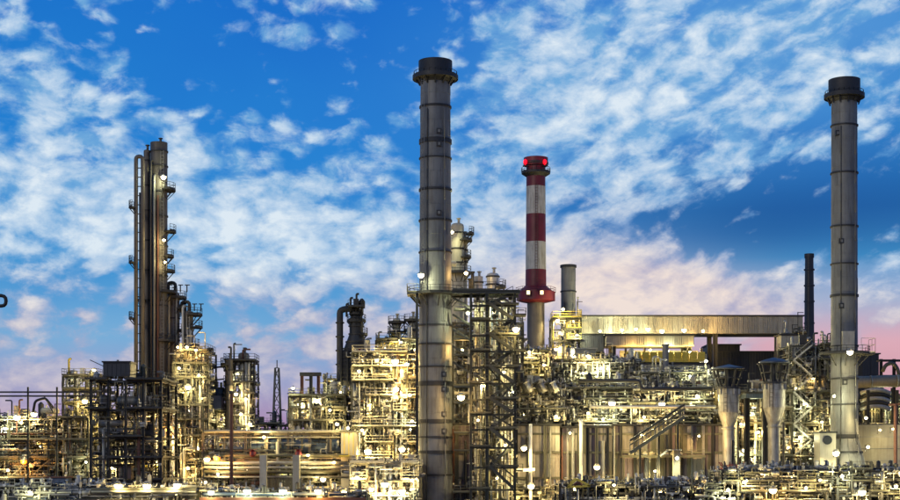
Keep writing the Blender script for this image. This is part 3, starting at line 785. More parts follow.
# ------------------------------------------------------------------ tall columns at the left
def column(name, label, pcx, Y, wpx, p_top, p_bot=None, mat='brown', plats=(), rings=(), dome=True, lad=None, pipes=()):
    cx, cy, r_ = X(pcx, Y), Y + wpx * Y / FOC / 2, wpx * Y / FOC / 2
    zt = Z(p_top, Y)
    o = thing(name, label, 'column', (cx, cy, 0))
    prof = [(r_, 0), (r_, zt - r_ * .5)] + ([(r_ * .9, zt - r_ * .22), (r_ * .6, zt - r_ * .06), (.02, zt)] if dome else [(r_, zt)])
    MB().lathe(cx, cy, prof, n=28, caps=not dome).build('shell', mat, o)
    MB().cyl((cx + r_ * .2, cy, zt - .3), (cx + r_ * .2, cy, zt + .9), .22, n=8).cyl((cx + r_ * .2, cy, zt + .7), (cx + r_ * .2, cy, zt + .85), .4, n=10).build('top_nozzle', mat, o)
    for p in rings:
        z = Z(p, Y); MB().lathe(cx, cy, [(r_, z - .12), (r_ + .14, z - .12), (r_ + .14, z + .12), (r_, z + .12)], n=24, caps=False).build('stiffening_ring', 'dark', o)
    for p, a0, a1, wd in plats:
        ring_platform(cx, cy, r_ + .02, r_ + wd, Z(p, Y), o, 'dark', a0, a1)
    for off, p0, p1, rr, mt in pipes:   # risers strapped to the shell
        xx = cx + off * r_; yy = cy - math.sqrt(max(0, (r_ + rr + .15) ** 2 - (off * r_) ** 2)) if abs(off * r_) < r_ + rr + .15 else cy
        MB().tube([(cx + off * r_ * .5, cy, Z(p0, Y)), (xx, yy, Z(p0, Y)), (xx, yy, max(.2, Z(p1, Y)))], rr, n=8).build('riser_pipe', mt, o)
    if lad: ladder(cx + lad[0] * r_, cy - math.sqrt(max(0.04, 1 - lad[0] ** 2)) * r_ - .12, Z(lad[2], Y), Z(lad[1], Y), o, 'galv', cage=False)
    return o
column('distillation_column', 'tallest dark distillation column at the left, flat capped', 157.3, 270, 17, 141, mat='brown', dome=False,
       plats=((188, -60, 60, 1.5), (230, -40, 40, 1.6), (255, -45, 45, 1.2), (270, -50, 40, 1.4), (291, -70, 50, 1.6), (340, -80, 40, 1.4)),
       rings=(150, 165, 190, 215, 245, 275, 305, 335), lad=(.55, 150, 380),
       pipes=((-.3, 175, 470, .22, 'galv'), (.1, 196, 470, .16, 'rust'), (-.75, 160, 470, .2, 'brown')))
MB_ = MB()
column('slender_column', 'slender dark column tight against the tallest one', 146.3, 271, 6.5, 149, mat='brown', rings=(160, 185, 210, 240, 270, 300), plats=((300, 150, 260, 1.3),))
# hooped twin risers with rungs
Yr = 268
RP = thing('twin_riser', 'ladder-like pair of vertical pipes joined by rungs, farthest left of the tall columns', 'pipe', (X(138.5, Yr), Yr, 0))
MB().tube([(X(136, Yr), Yr, .1), (X(136, Yr), Yr, Z(156.5, Yr)), (X(142.5, Yr), Yr, Z(156.5, Yr)), (X(142.5, Yr), Yr + .2, Z(166, Yr)), (X(142.5, Yr), Yr + .2, .1)], .36, n=10, bend=1.1).build('riser_pipe', 'brown', RP)
MB().cyl((X(139.3, Yr), Yr + .6, .1), (X(139.3, Yr), Yr + .6, Z(192, Yr)), .2, n=8).build('inner_pipe', 'galv', RP)
for i in range(24):
    z = Z(168 + i * 9.2, Yr)
    member('rung', (X(136, Yr), Yr, z), (X(143, Yr), Yr, z), .16, 'dark', RP, 'box')
for p in (207, 262, 318): ring_platform(X(136, Yr), Yr, .3, 1.3, Z(p, Yr), RP, 'dark', 120, 250)
column('stub_column', 'mid height dark column right of the tallest, crowned with pipework', 172.3, 273, 12.5, 291, mat='brown', plats=((297, -90, 80, 1.3), (308, -60, 60, 1.3), (330, -60, 60, 1.1), (350, -70, 70, 1.2)), rings=(318, 340, 365), lad=(.4, 300, 440), pipes=((.7, 288, 460, .2, 'galv'), (-.5, 296, 460, .22, 'cream')))
column('short_column', 'shorter brown column with two landings on its right side', 186.5, 272, 11.5, 310, mat='brown', plats=((314, -80, 80, 1.7), (326.5, -50, 50, 1.7), (345, -60, 60, 1.2), (360, -60, 60, 1.2)), rings=(335, 352, 370), lad=(.3, 316, 440), pipes=((-.6, 306, 470, .24, 'alu'), (.8, 330, 470, .18, 'galv')))
Yv = 274
for (a, b, p) in ((168, 176, 286), (182, 190, 305)):
    o = thing('overhead_pipe', 'hooped overhead pipe on the crown of the %s column' % ('mid height' if a == 168 else 'shorter brown'), 'pipe', (X(a, Yv), Yv, Z(p + 8, Yv)))
    MB().tube([(X(a, Yv), Yv - .5, Z(p + 8, Yv)), (X(a, Yv), Yv - .5, Z(p - 3, Yv)), (X(b, Yv), Yv - .5, Z(p - 3, Yv)), (X(b, Yv), Yv - .5, Z(p + 9, Yv))], .32, n=8).build('pipe', 'dark', o)
    for q in (-1.2, .8, 2): MB().cyl((X(b, Yv) + q, Yv, Z(p + 6, Yv)), (X(b, Yv) + q, Yv, Z(p - 1, Yv)), .12, n=6).cyl((X(b, Yv) + q - .4, Yv, Z(p - 1, Yv)), (X(b, Yv) + q + .5, Yv, Z(p - 1, Yv)), .1, n=6).build('vent', 'dark', o)

# ------------------------------------------------------------------ frames and racks
DARKPAL = (('dark', 6), ('olive', 4), ('galv', 2), ('rust', .8), ('black', 2), ('alu', 1))
LITPAL = (('alu', 4), ('cream', 4), ('white', 1), ('galv', 4), ('olive', 4), ('dark', 2.5), ('rust', .4), ('yellow', .3), ('red', .15))
frame('DF', 'steel_structure', 'nearly black open steel frame carrying a square black cabin', 'steel frame', 91, 161, 236, 13, [380, 409, 437, 458, 480], nb=4, nd=2, mat='dark', phrase='the black frame under the cabin', pipes=36, fit=170, brace=.35, rail='dark', slab=.5, post=.38, pal=DARKPAL, over=.6)
frame('LF', 'steel_structure', 'lamplit tangle of pipes and decks at the picture edge', 'steel frame', -30, 88, 256, 16, [418, 440, 458, 478], nb=6, nd=2, mat='olive', phrase='the tangled frame at the far edge', pipes=170, fit=700, pal=DARKPAL + (('cream', 4), ('alu', 3)), vert=.4)
# gantry above it
GN = thing('pipe_gantry', 'thin dark gantry line crossing above the far left pipework', 'gantry', (X(30, 252), 252, 0))
for q in (28, 57):
    member('post', (X(q, 252), 252, 0), (X(q, 252), 252, Z(387, 252)), .26, 'olive', GN)
for q in (392, 396): member('beam', (X(-30, 252), 252.4, Z(q, 252)), (X(96, 252), 252.4, Z(q, 252)), .26, 'dark', GN)
MB().tube([(X(34, 252), 251.5, Z(412, 252)), (X(36, 252), 251.5, Z(401, 252)), (X(46, 252), 251.5, Z(398, 252)), (X(54, 252), 251.5, Z(408, 252))], .22, n=8).build('pipe', 'dark', GN)
for q in (44,): member('brace', (X(q, 252), 252, Z(396, 252)), (X(q + 10, 252), 252, Z(414, 252)), .16, 'dark', GN, 'box')
frame('LT', 'steel_structure', 'small lamplit frame of landings beside the black cabin', 'steel frame', 63, 99, 262, 8, [376, 389, 403, 416], nb=3, nd=1, mat='olive', phrase='the small frame beside the cabin', pipes=40, fit=150, brace=.4, pal=LITPAL)
# cabin on the dark frame
Yd = 238
CB = thing('black_cabin', 'square black cabin standing on top of the dark steel frame', 'cabin', (X(116, Yd), Yd + 2, Z(380, 236) + .15))
zb, zc = Z(380, 236) + .15, Z(362.5, Yd)
MB().box(X(103, Yd), X(129.5, Yd), Yd, Yd + 5, zb + .5, zc).build('housing', 'black', CB)
for i in range(6): MB().box(X(103.3, Yd) + i * .72, X(103.3, Yd) + i * .72 + .66, Yd - .07, Yd, zb + .6, zc - .3).build('cladding_panel', 'black', CB)
MB().box(X(102, Yd), X(131, Yd), Yd - .3, Yd + 5.3, zc, zc + .22).build('roof', 'stackdk', CB)
for q in (104, 128.5):
    for yy in (Yd + .2, Yd + 4.8): member('leg', (X(q, Yd), yy, zb), (X(q, Yd), yy, zb + .5), .25, 'dark', CB, 'box')
MB().bar((X(103, Yd), Yd, Z(366, Yd)), (X(90, Yd), Yd, Z(360, Yd)), .12).build('antenna', 'dark', CB)
frame('CT', 'steel_structure', 'tall floodlit frame of decks at the foot of the brown columns', 'steel frame', 173, 208, 262, 9, [351, 364, 378, 392, 406, 420, 436, 452, 468, 484], nb=3, nd=1, mat='olive', phrase='the frame at the brown columns', pipes=110, fit=520, brace=.4, pal=LITPAL, post=.3, slab=.6)
frame('LC', 'steel_structure', 'olive pipe frame seen through and beside the black frame', 'steel frame', 94, 176, 262, 10, [412, 428, 446, 470], nb=6, nd=1, mat='olive', phrase='the frame behind the black one', pipes=110, fit=700, pal=LITPAL)
frame('SC', 'landing_tower', 'slim dark tower with many small landings near the lattice mast', 'steel frame', 226, 254, 268, 6, [361, 372, 383, 394, 405, 416, 427, 440, 455, 470, 485], nb=3, nd=1, mat='dark', phrase='the slim tower near the mast', pipes=60, fit=320, brace=.5, rail='dark', post=.28, slab=.85, over=.25)
column('twin_column', 'dark column rising inside the slim landing tower', 229, 266, 7, 358, mat='brown', rings=(370, 385, 400), dome=True, plats=((364, 90, 270, 1.0),))
column('tower_column', 'dark column at the back of the slim landing tower', 243, 272, 11, 352, mat='brown', rings=(365, 380, 395))
frame('SB', 'steel_structure', 'low frame and footbridge left of the slim landing tower', 'steel frame', 205, 228, 272, 8, [390, 411, 432, 452, 476], nb=2, nd=1, mat='olive', phrase='the frame beside the slim tower', pipes=45, fit=240)
BR = thing('foot_bridge', 'thin pipe bridge spanning from column frame to slim tower', 'bridge', (X(214, 270), 270, Z(368, 270)))
MB().bar((X(203, 270), 270, Z(369, 270)), (X(228, 270), 270, Z(366, 270)), .3).build('walkway', 'dark', BR)
railing([(X(203, 270), 269.7), (X(228, 270), 269.7)], Z(368, 270), BR, 'dark')
MB().bar((X(207, 270), 270, Z(381, 270)), (X(224, 270), 270, Z(379, 270)), .25).build('pipe', 'dark', BR)
SB = thing('slate_tank', 'small slate-coloured tank with short stubs left of the slim tower', 'tank', (X(216, 269), 269, Z(411, 272)))
MB().box(X(210.5, 269), X(222, 269), 268, 271, Z(411, 272) + .2, Z(396, 269)).build('shell', 'bluegrey', SB)
for q in (213, 217, 220.5): MB().cyl((X(q, 269), 269.5, Z(397, 269)), (X(q, 269), 269.5, Z(389, 269)), .35, n=8).build('stub', 'bluegrey', SB)
# rust brown light pole in front
BP = thing('brown_pole', 'rust brown pole standing before the slim landing tower', 'pole', (X(231.5, 222), 222, 0))
MB().lathe(X(231.5, 222), 222, [(.32, 0), (.24, Z(392, 222))], n=12).build('shaft', 'rust', BP)
MB().cyl((X(231.5, 222), 222, Z(394, 222)), (X(231.5, 222), 222, Z(391, 222)), .34, n=12).build('cap', 'dark', BP)

# lattice mast, far off
Ym = 420
LM = thing('lattice_mast', 'distant slender lattice mast against the pink horizon', 'mast', (X(277, Ym), Ym, 0))
wb, wt = 1.9, .5; zt = Z(368, Ym)
def mw(z): return wb + (wt - wb) * z / zt
cxm = X(277, Ym)
for sx in (-1, 1):
    for sy in (-1, 1): member('leg', (cxm + sx * wb, Ym + sy * wb, 0), (cxm + sx * wt, Ym + sy * wt, zt), .42, 'olive', LM, 'box')
nz = 11
for i in range(nz):
    z0, z1 = zt * i / nz, zt * (i + 1) / nz
    for sx in (-1, 1):
        member('brace', (cxm + sx * mw(z0), Ym - mw(z0), z0), (cxm - sx * mw(z1), Ym - mw(z1), z1), .2, 'olive', LM, 'box')
    member('strut', (cxm - mw(z1), Ym - mw(z1), z1), (cxm + mw(z1), Ym - mw(z1), z1), .24, 'galv', LM, 'box')
MB().cyl((cxm, Ym, zt), (cxm, Ym, zt + 2.2), .15, n=6).build('tip', 'olive', LM)

# pipe rack with the blue drum
PRY = 244
frame('PR', 'pipe_rack', 'long low pipe rack with tan posts and a blue grey drum', 'pipe rack', 203, 352, PRY, 11, [433, 459, 470, 486], nb=7, nd=1, mat='duct', phrase='the low rack with the blue drum', pipes=70, fit=420, brace=.05, pal=LITPAL, rail='olive', slab=.35, vert=.25, rmax=.34, clutter=False)
for i, (p, rr, mt) in enumerate(((463, .42, 'galv'), (467.5, .3, 'alu'), (472, .4, 'olive'), (477, .25, 'galv'), (431.5, .3, 'cream'), (455.5, .3, 'olive'))):
    MB().cyl((X(205, PRY), PRY - .9 - i * .02, Z(p, PRY)), (X(349, PRY), PRY - .9 - i * .02, Z(p, PRY)), rr * .8, n=10).build('pipe', 'cream' if mt == 'yellow' else mt, UNITS['PR']['root'])
for q in (263, 296):
    MB().box(X(q - 3.4, 240), X(q + 3.4, 240), 240, 241.2, 0, Z(455, 240)).build('pier', 'cream', UNITS['PR']['root'])
for i in range(9):
    a = 268 + i * 2.8
    MB().box(X(a, 243), X(a + 2.5, 243), 243.0, 243.2, Z(496, 243), Z(478, 243)).build('screen_panel', 'olive', UNITS['PR']['root'])
BD = thing('blue_drum', 'long blue grey horizontal drum lying in the pipe rack', 'drum', (X(300, 246), 246, Z(459, PRY)))
z0 = Z(446, 243)
MB().cyl((X(245, 246), 246, z0), (X(341, 246), 246, z0), 1.15, n=22, caps=False).cyl((X(245, 246), 246, z0), (X(243, 246), 246, z0), 1.15, .6, n=22).cyl((X(341, 246), 246, z0), (X(343, 246), 246, z0), 1.15, .6, n=22).build('shell', 'bluegrey', BD)
for q in (258, 275, 292, 309, 326): MB().cyl((X(q, 246), 246, z0), (X(q + .8, 246), 246, z0), 1.24, n=22).build('band', 'blue', BD)
for q in (256, 285, 328): MB().box(X(q, 246), X(q + 3, 246), 245, 247, Z(459, PRY) + .15, z0 - .7).build('saddle', 'dark', BD)
for q in (251, 297): 
    o = thing('red_valve', 'red valve body on the pipe %s the blue drum' % ('at the left end of' if q == 251 else 'under the middle of'), 'valve', (X(q, 240), 242, Z(455, 243)))
    MB().lathe(X(q, 240), 242, [(.3, Z(457, 243)), (.55, Z(455, 243)), (.5, Z(452, 243)), (.2, Z(450, 243))], n=12).build('body', 'red', o); MB().cyl((X(q, 240), 242, Z(450, 243)), (X(q, 240), 242, Z(449.5, 243)), .6, n=12).build('hand_wheel', 'red', o)
# far rack behind, closing the gap below the mast
frame('BK', 'back_rack', 'dim distant rack below the lattice mast', 'pipe rack', 246, 300, 330, 14, [424, 438, 452], nb=5, nd=1, mat='olive', phrase='the distant rack under the mast', pipes=50, fit=200, brace=.3, pal=DARKPAL)

# stepped reactor frame
frame('RF', 'steel_structure', 'stepped frame with an open portal left of the hooped pipe', 'steel frame', 289, 345, 262, 12, [396, 408, 421], nb=5, nd=1, mat='olive', phrase='the stepped frame by the hooped pipe', pipes=120, fit=520, brace=.25, pal=LITPAL, slab=.8)
frame('RG', 'steel_structure', 'upper step of decks just left of the caged reactor', 'steel frame', 324, 350, 268, 8, [381, 394, 407], nb=2, nd=1, mat='olive', phrase='the upper step by the caged reactor', pipes=50, fit=240, pal=LITPAL)
PT = thing('steel_portal', 'dark goalpost-like steel portal on the stepped frame', 'portal', (X(311, 264), 264, Z(396, 262)))
for q in (302, 311, 318.5): member('post', (X(q, 264), 264, Z(396, 262) + .15), (X(q, 264), 264, Z(376, 264)), .55, 'rust' if q != 311 else 'dark', PT)
MB().box(X(300, 264), X(321, 264), 263.4, 265, Z(376, 264), Z(372.5, 264)).build('lintel', 'dark', PT)

# caged reactor with hooped pipe
Yq = 268
RX = thing('caged_reactor', 'dark reactor with skirted cone and steel cage beside the hooped pipe', 'reactor', (X(355, Yq), Yq + 2, 0))
rx, ry = X(355.5, Yq), Yq + 2.5; k = Yq / FOC
MB().lathe(rx, ry, [(13 * k, Z(352, Yq)), (12.8 * k, Z(348, Yq)), (7.5 * k, Z(334, Yq)), (7 * k, Z(332, Yq)), (7 * k, Z(318, Yq)), (5.6 * k, Z(315, Yq)), (4.4 * k, Z(312, Yq)), (4.4 * k, Z(308, Yq)), (2 * k, Z(306, Yq))], n=28).build('shell', 'brown', RX).data.materials[0] = M['stackdk']
for p in (318, 325, 333, 341): 
    z = Z(p, Yq); r0 = (7 if p < 334 else 10) * k
    MB().lathe(rx, ry, [(r0, z - .12), (r0 + .2, z - .12), (r0 + .2, z + .12), (r0, z + .12)], n=24, caps=False).build('stiffening_ring', 'dark', RX)
ring_platform(rx, ry, 7 * k, 9.8 * k, Z(319.5, Yq), RX, 'dark', 150, 390)
ring_platform(rx, ry, 7.2 * k, 11.6 * k, Z(333, Yq), RX, 'dark', -60, 60)
ring_platform(rx, ry, 4.4 * k, 7.4 * k, Z(312, Yq), RX, 'dark', 160, 400)
for i in range(9):   # cage of flat bands on the box below the cone
    p = 349 + i * 4
    MB().box(X(340.5, Yq), X(369, Yq), Yq - 1.2, Yq - 1.0, Z(p + .8, Yq), Z(p, Yq)).build('cage_band', 'dark', RX)
MB().box(X(342, Yq), X(367.5, Yq), Yq - .95, Yq + 5, Z(386, Yq), Z(351, Yq)).build('lower_casing', 'stackdk', RX)
for q in (341.5, 348, 355, 362, 368): member('cage_post', (X(q, Yq), Yq - 1.35, Z(390, Yq)), (X(q, Yq), Yq - 1.35, Z(347, Yq)), .22, 'dark', RX, 'box')
for a, b, c_ in ((350, 307, 297), (356, 309, 293), (361, 308, 300), (346, 311, 303)):
    MB().tube([(X(a, Yq), ry - 1, Z(b + 5, Yq)), (X(a, Yq), ry - 1, Z(c_, Yq)), (X(a + 2.5, Yq), ry - 1, Z(c_, Yq))], .2, n=7).build('vent_pipe', 'dark', RX)
tp = MB().box(X(348, Yq), X(364, Yq), ry - 2.5, ry + 1, Z(306.6, Yq), Z(305.8, Yq)).build('top_platform', 'dark', RX)
railing([(X(348, Yq), ry - 2.4), (X(364, Yq), ry - 2.4)], Z(305.8, Yq), tp, 'dark')
MB().box(X(353, Yq), X(358, Yq), ry - 1.5, ry, Z(305.8, Yq), Z(298, Yq)).lathe(X(361, Yq), ry, [(.6, Z(305.8, Yq)), (.6, Z(300, Yq)), (.2, Z(297, Yq))], n=10).build('valve_bonnet', 'stackdk', RX)
MB().tube([(X(352, Yq), ry, Z(314, Yq)), (X(352, Yq), ry - .5, Z(307.8, Yq)), (X(346, Yq), ry - .8, Z(307.8, Yq)), (X(339.3, Yq), ry - 1, Z(309.5, Yq)), (X(339.3, Yq), ry - 1, Z(330, Yq)), (X(339.3, Yq), ry - 1, Z(376, Yq)), (X(339.3, Yq), ry - 1, Z(420, Yq))], .58, n=14, bend=1.6).build('hooped_pipe', 'stackdk', RX)
for p in (322, 336, 350, 364): MB().cyl((X(339.3, Yq), ry - 1, Z(p, Yq) - .12), (X(339.3, Yq), ry - 1, Z(p, Yq) + .12), .8, n=14).build('flange', 'dark', RX)
MB().bar((X(339, Yq), ry - 1, Z(348, Yq)), (X(346, Yq), ry - 1, Z(348, Yq)), .25).build('bracket', 'dark', RX)

# very bright frame left of the main chimney
frame('BF', 'steel_structure', 'dazzling lamplit mass of cream pipes left of the main chimney', 'steel frame', 352, 421, 254, 16, [353, 367, 381, 396, 411, 427, 443, 459, 474, 489], nb=5, nd=2, mat='olive', phrase='the dazzling frame', pipes=280, fit=1500, brace=.3, pal=LITPAL, slab=.55, post=.32, rail='cream')
frame('BG', 'steel_structure', 'upper lamplit frame carrying the two stub towers by the main chimney', 'steel frame', 376, 421, 276, 10, [340, 352, 365], nb=4, nd=1, mat='olive', phrase='the frame behind the dazzling one', pipes=60, fit=300, pal=LITPAL)
for i, (q, wd, p) in enumerate(((396.5, 8, 318), (412.5, 8, 316))):
    column('stub_tower', ('left' if i == 0 else 'right') + ' one of two lamplit stub towers behind the main chimney', q, 280, wd, p, mat='cream', rings=(p + 6, p + 14, p + 22), plats=((p + 4, 150, 390, .9), (p + 14, 150, 390, 1.0), (p + 25, 150, 390, 1.1)))
LB = thing('lit_pump_house', 'small floodlit cream box house at the end of the blue drum', 'building', (X(348, 243), 244, 0))
MB().box(X(341, 243), X(356.5, 243), 243, 247, 0, Z(432, 243)).build('wall', 'cream', LB)
for q in (344, 348.5, 353): MB().box(X(q, 243), X(q + .6, 243), 242.85, 243, Z(456, 243), Z(432.5, 243)).build('rib', 'yellow', LB)
MB().box(X(340, 243), X(357.5, 243), 242.6, 247.4, Z(432, 243), Z(430.6, 243)).build('roof', 'olive', LB)
MB().box(X(339.5, 243), X(367, 243), 241.3, 243, Z(456.6, 243), Z(455.4, 243)).build('ledge', 'yellow', LB)
frame('LBF', 'steel_structure', 'low floodlit frame of white pumps before the dazzling frame', 'steel frame', 350, 418, 232, 9, [463, 480, 492], nb=4, nd=1, mat='cream', phrase='the low white pump frame', pipes=70, fit=420, brace=.1, pal=(('white', 5), ('cream', 5), ('alu', 3), ('red', .3)), slab=.6, rail='cream')

# ------------------------------------------------------------------ stair tower right of the main chimney
YT = 238
UT = thing('stair_tower', 'dark open stair tower bolted to the right side of the main chimney', 'steel tower', (X(490, YT), YT + 2, 0))
zt = Z(292, YT)
tx = {q: X(q, YT) for q in (471, 487, 500, 515, 520)}
for q, wq in ((471, .34), (487, .5), (515, .34)):
    member('post', (tx[q], YT, 0), (tx[q], YT, zt), wq, 'tower', UT)
    member('post', (tx[q], YT + 6, 0), (tx[q], YT + 6, zt), wq * .8, 'tower', UT)
member('post', (tx[500], YT + 3, 0), (tx[500], YT + 3, zt - 4), .35, 'tower', UT)
member('beam', (X(452, YT), YT, zt), (tx[520], YT, zt), .5, 'tower', UT)
member('beam', (X(452, YT), YT + 6, zt), (tx[520], YT + 6, zt), .5, 'tower', UT)
MB().box(X(452, YT), tx[520], YT + .2, YT + 6.2, zt + .27, zt + .4).build('deck', 'tower', UT)
railing([(X(453, YT), YT + .2), (X(496, YT), YT + .2), (X(496, YT), YT + 6)], zt + .4, UT, 'olive', 1.3)
fl = [312, 350, 398, 430, 454, 488]
prev = 292
side = 1
lv = [304, 319, 334, 350, 366, 382, 398, 413, 428, 446, 466, 488]
for i, p in enumerate(lv):
    z = Z(p, YT)
    a, b = (tx[487], tx[515]) if i % 2 == 0 else (tx[471], tx[487])
    MB().box(a - .2, b + .6, YT - .6, YT + 1.2, z - .12, z).build('landing', 'tower', UT)
    railing([(a - .2, YT - .55), (b + .6, YT - .55)], z, UT, 'olive')
    if i % 3 != 1:
        MB().box(X(454, YT), tx[471], YT + 1.5, YT + 3.4, z - .8, z - .68).build('side_landing', 'tower', UT); railing([(X(454, YT), YT + 1.55), (tx[471], YT + 1.55)], z - .68, UT, 'olive')
    else:
        MB().box(tx[515] + .2, X(523, YT), YT, YT + 2, z - .9, z - .78).build('side_landing', 'tower', UT); railing([(tx[515] + .2, YT + .05), (X(523, YT), YT + .05), (X(523, YT), YT + 2)], z - .78, UT, 'olive')
    member('beam', (tx[471], YT, z - .3), (tx[515], YT, z - .3), .3, 'tower', UT)
    member('beam', (tx[471], YT + 6, z - .3), (tx[515], YT + 6, z - .3), .3, 'tower', UT)
    for q in (471, 487, 515): member('beam', (tx[q], YT + .3, z - .3), (tx[q], YT + 5.8, z - .3), .25, 'tower', UT)
for i, (p0, p1) in enumerate(zip([292] + lv, lv)):     # flights between 487 and 515, turning at each landing
    z1, z0 = Z(p0, YT), Z(p1, YT)
    a, b = (tx[487] + .4, tx[515] - .3) if i % 2 else (tx[515] - .3, tx[487] + .4)
    yy = YT - .3 if i % 2 else YT + 1.2
    for dy in (-.42, .42):
        member('stringer', (a, yy + dy, z1), (b, yy + dy, z0), .14, 'tower', UT, 'box', .5)
    m = MB()
    for j in range(9):
        f = (j + .5) / 9; m.box(a + (b - a) * f - .16, a + (b - a) * f + .16, yy - .4, yy + .4, z1 + (z0 - z1) * f - .03, z1 + (z0 - z1) * f + .03)
    m.build('treads', 'olive', UT, kind='stuff')
    m = MB(); m.bar((a, yy - .45, z1 + 1), (b, yy - .45, z0 + 1), .09)
    for j in range(5):
        f = j / 4; m.bar((a + (b - a) * f, yy - .45, z1 + (z0 - z1) * f), (a + (b - a) * f, yy - .45, z1 + (z0 - z1) * f + 1), .07)
    m.build('railing', 'olive', UT)
for p in (296, 313, 328, 345, 361): # struts from the chimney out to the tower
    member('strut', (X(453, YT), YT + 2.5, Z(p, YT)), (tx[471], YT + .4, Z(p + 12, YT)), 0.3, 'tower', UT, 'box')
for a, b in ((350, 312), (398, 375), (454, 432)):   # long heavy diagonals
    member('diagonal', (tx[487], YT - .1, Z(a + 18, YT)), (tx[515], YT - .1, Z(b + 6, YT)), .26, 'tower', UT, 'box')
for a, b in ((366, 396), (412, 428), (454, 478), (318, 338)):
    member('diagonal', (tx[487], YT + .1, Z(a, YT)), (tx[515], YT + .1, Z(b, YT)), .24, 'tower', UT, 'box')
for p in (315, 350): 
    MB().box(tx[515], X(526, YT), YT - .5, YT + 2, Z(p, YT) - .15, Z(p, YT)).build('jutting_landing', 'tower', UT)
    railing([(tx[515], YT - .4), (X(526, YT), YT - .4), (X(526, YT), YT + 2)], Z(p, YT), UT, 'dark')
for i in range(6): ladder(X(478, YT), YT - .2, Z(lv[2 * i + 1], YT), Z(([292] + lv)[2 * i], YT), UT, 'dark', cage=False)
rt = random.Random(5)
mbs = {'galv': MB(), 'dark': MB(), 'cream': MB()}
small_fittings(mbs, rt, tx[471], tx[515], YT + .5, YT + 6, 4, zt - 1, 260)
for k_, m in mbs.items(): m.build('small_pipework', k_, UT, kind='stuff')
pipes_in(UT, rt, (tx[471] + .3, tx[515] - .3, YT + 1.5, YT + 6, 1, zt - 1), 40, rmax=.3, vert=.75)
UNITS['ST'] = dict(root=UT, phrase='the stair tower', x0=tx[471], x1=tx[515], y0=YT, y1=YT + 6, zs=[Z(p, YT) for p in [292, 319, 350, 382, 413, 446, 488]], r=rt, lamps=[], eq={}, Y=YT)

frame('CB', 'frame_behind_stairs', 'lamplit frame of pipes seen through the dark stair tower', 'steel frame', 453, 523, 256, 12, [322, 338, 354, 370, 386, 402, 418], nb=4, nd=2, mat='olive', phrase='the frame behind the stairs', pipes=170, fit=800, pal=LITPAL, slab=.5, brace=.4)
# pale column and vessels standing on top of it
column('pale_column', 'pale lamplit column with landings just right of the main chimney', 457.5, 262, 13, 222, mat='cream', rings=(232, 248, 262), plats=((239, -70, 70, 1.5), (256, -60, 60, 1.3), (272, 180, 380, 1.3)), dome=True)
column('pale_side_column', 'lower pale column clasped to the right of the pale landings column', 464.5, 264, 6, 236, mat='cream', rings=(250, 262, 274), dome=True, plats=((233, -60, 60, 1.2),))
o = thing('gooseneck_pipe', 'pale gooseneck pipe between the main chimney and the pale column', 'pipe', (X(448, 258), 258, Z(292, 258)))
MB().tube([(X(446, 256), 256, Z(296, 256)), (X(446, 256), 256, Z(263, 256)), (X(455, 256), 257, Z(263, 256))], .5, n=10).build('pipe', 'cream', o)
column('bright_vessel', 'short bright drum-like vessel on the stair tower roof, ringed at its middle', 478.5, 248, 9, 276, mat='alu', rings=(282, 290), dome=False)
column('round_vessel', 'taller banded round vessel at the right end of the tower roof', 493, 250, 12.5, 272, mat='alu', rings=(276, 284, 292), plats=((286, -60, 60, 1.2),), dome=True)
for q, p in ((472.5, 273), (470, 280)):
    o = thing('vent_stub', ('slim dark' if q == 472.5 else 'short dark') + ' vent stub beside the bright vessel on the tower roof', 'vent', (X(q, 246), 246, Z(292, 246)))
    MB().cyl((X(q, 246), 246, Z(292, 246)), (X(q, 246), 246, Z(p, 246)), .28, n=8).cyl((X(q, 246), 246, Z(p, 246)), (X(q, 246), 246, Z(p - 1.5, 246)), .4, n=8).build('pipe', 'dark', o)

# ------------------------------------------------------------------ panelled furnace wall
def furnace(name, label, px0, px1, Y, ptop, dep, seed, mats, pw=5.0, pil=3):
    r = random.Random(seed)
    o = thing(name, label, 'furnace', ((X(px0, Y) + X(px1, Y)) / 2, Y + dep / 2, 0))
    z1 = Z(ptop, Y)
    MB().box(X(px0, Y), X(px1, Y), Y + .3, Y + dep, 0, z1 - .3).build('casing', 'panel', o)
    MB().box(X(px0, Y) - .3, X(px1, Y) + .3, Y - .2, Y + dep + .2, z1 - .28, z1).build('roof', 'dark', o)
    q = px0; i = 0
    while q < px1 - .5:
        wd = min(pw * r.uniform(.75, 1.25), px1 - q)
        zc = [0, Z(478 + r.uniform(-1, 1), Y), Z(452 + r.uniform(-1, 1), Y), z1 - .3]
        for a, b in zip(zc, zc[1:]):
            pr = r.uniform(.02, .22)
            MB().box(X(q, Y) + .05, X(q + wd, Y) - .05, Y + .3 - pr, Y + .295, a + .05, b - .05).build('panel', r.choice(mats), o)
        if i % pil == 1:
            member('stiffener', (X(q, Y), Y - .12, 0), (X(q, Y), Y - .12, z1 - .3), r.choice((.3, .42, .55)), r.choice(('olive', 'dark', 'galv')), o)
        elif r.random() < .35:
            member('downpipe', (X(q, Y), Y - .25, 0), (X(q, Y), Y - .25, z1 - r.uniform(.3, 3)), r.choice((.13, .2, .28)), r.choice(('alu', 'galv', 'dark', 'rust')), o, 'rod')
        q += wd; i += 1
    for p in (434, 452.5, 478):
        member('waler', (X(px0, Y), Y - .02, Z(p, Y)), (X(px1, Y), Y - .02, Z(p, Y)), .14, 'olive', o, 'box', .35)
    return o
furnace('plum_furnace', 'plum grey panelled furnace wall between main chimney and stair tower', 453, 494, 246, 423, 10, 3, ('plum', 'plum', 'panel'), 4.5, 3)
furnace('furnace_block', 'beige brown panelled furnace wall right behind the stair tower', 496, 560, 248, 424, 3, 4, ('panel', 'panel', 'panel', 'gallery'), 5.2, 3)
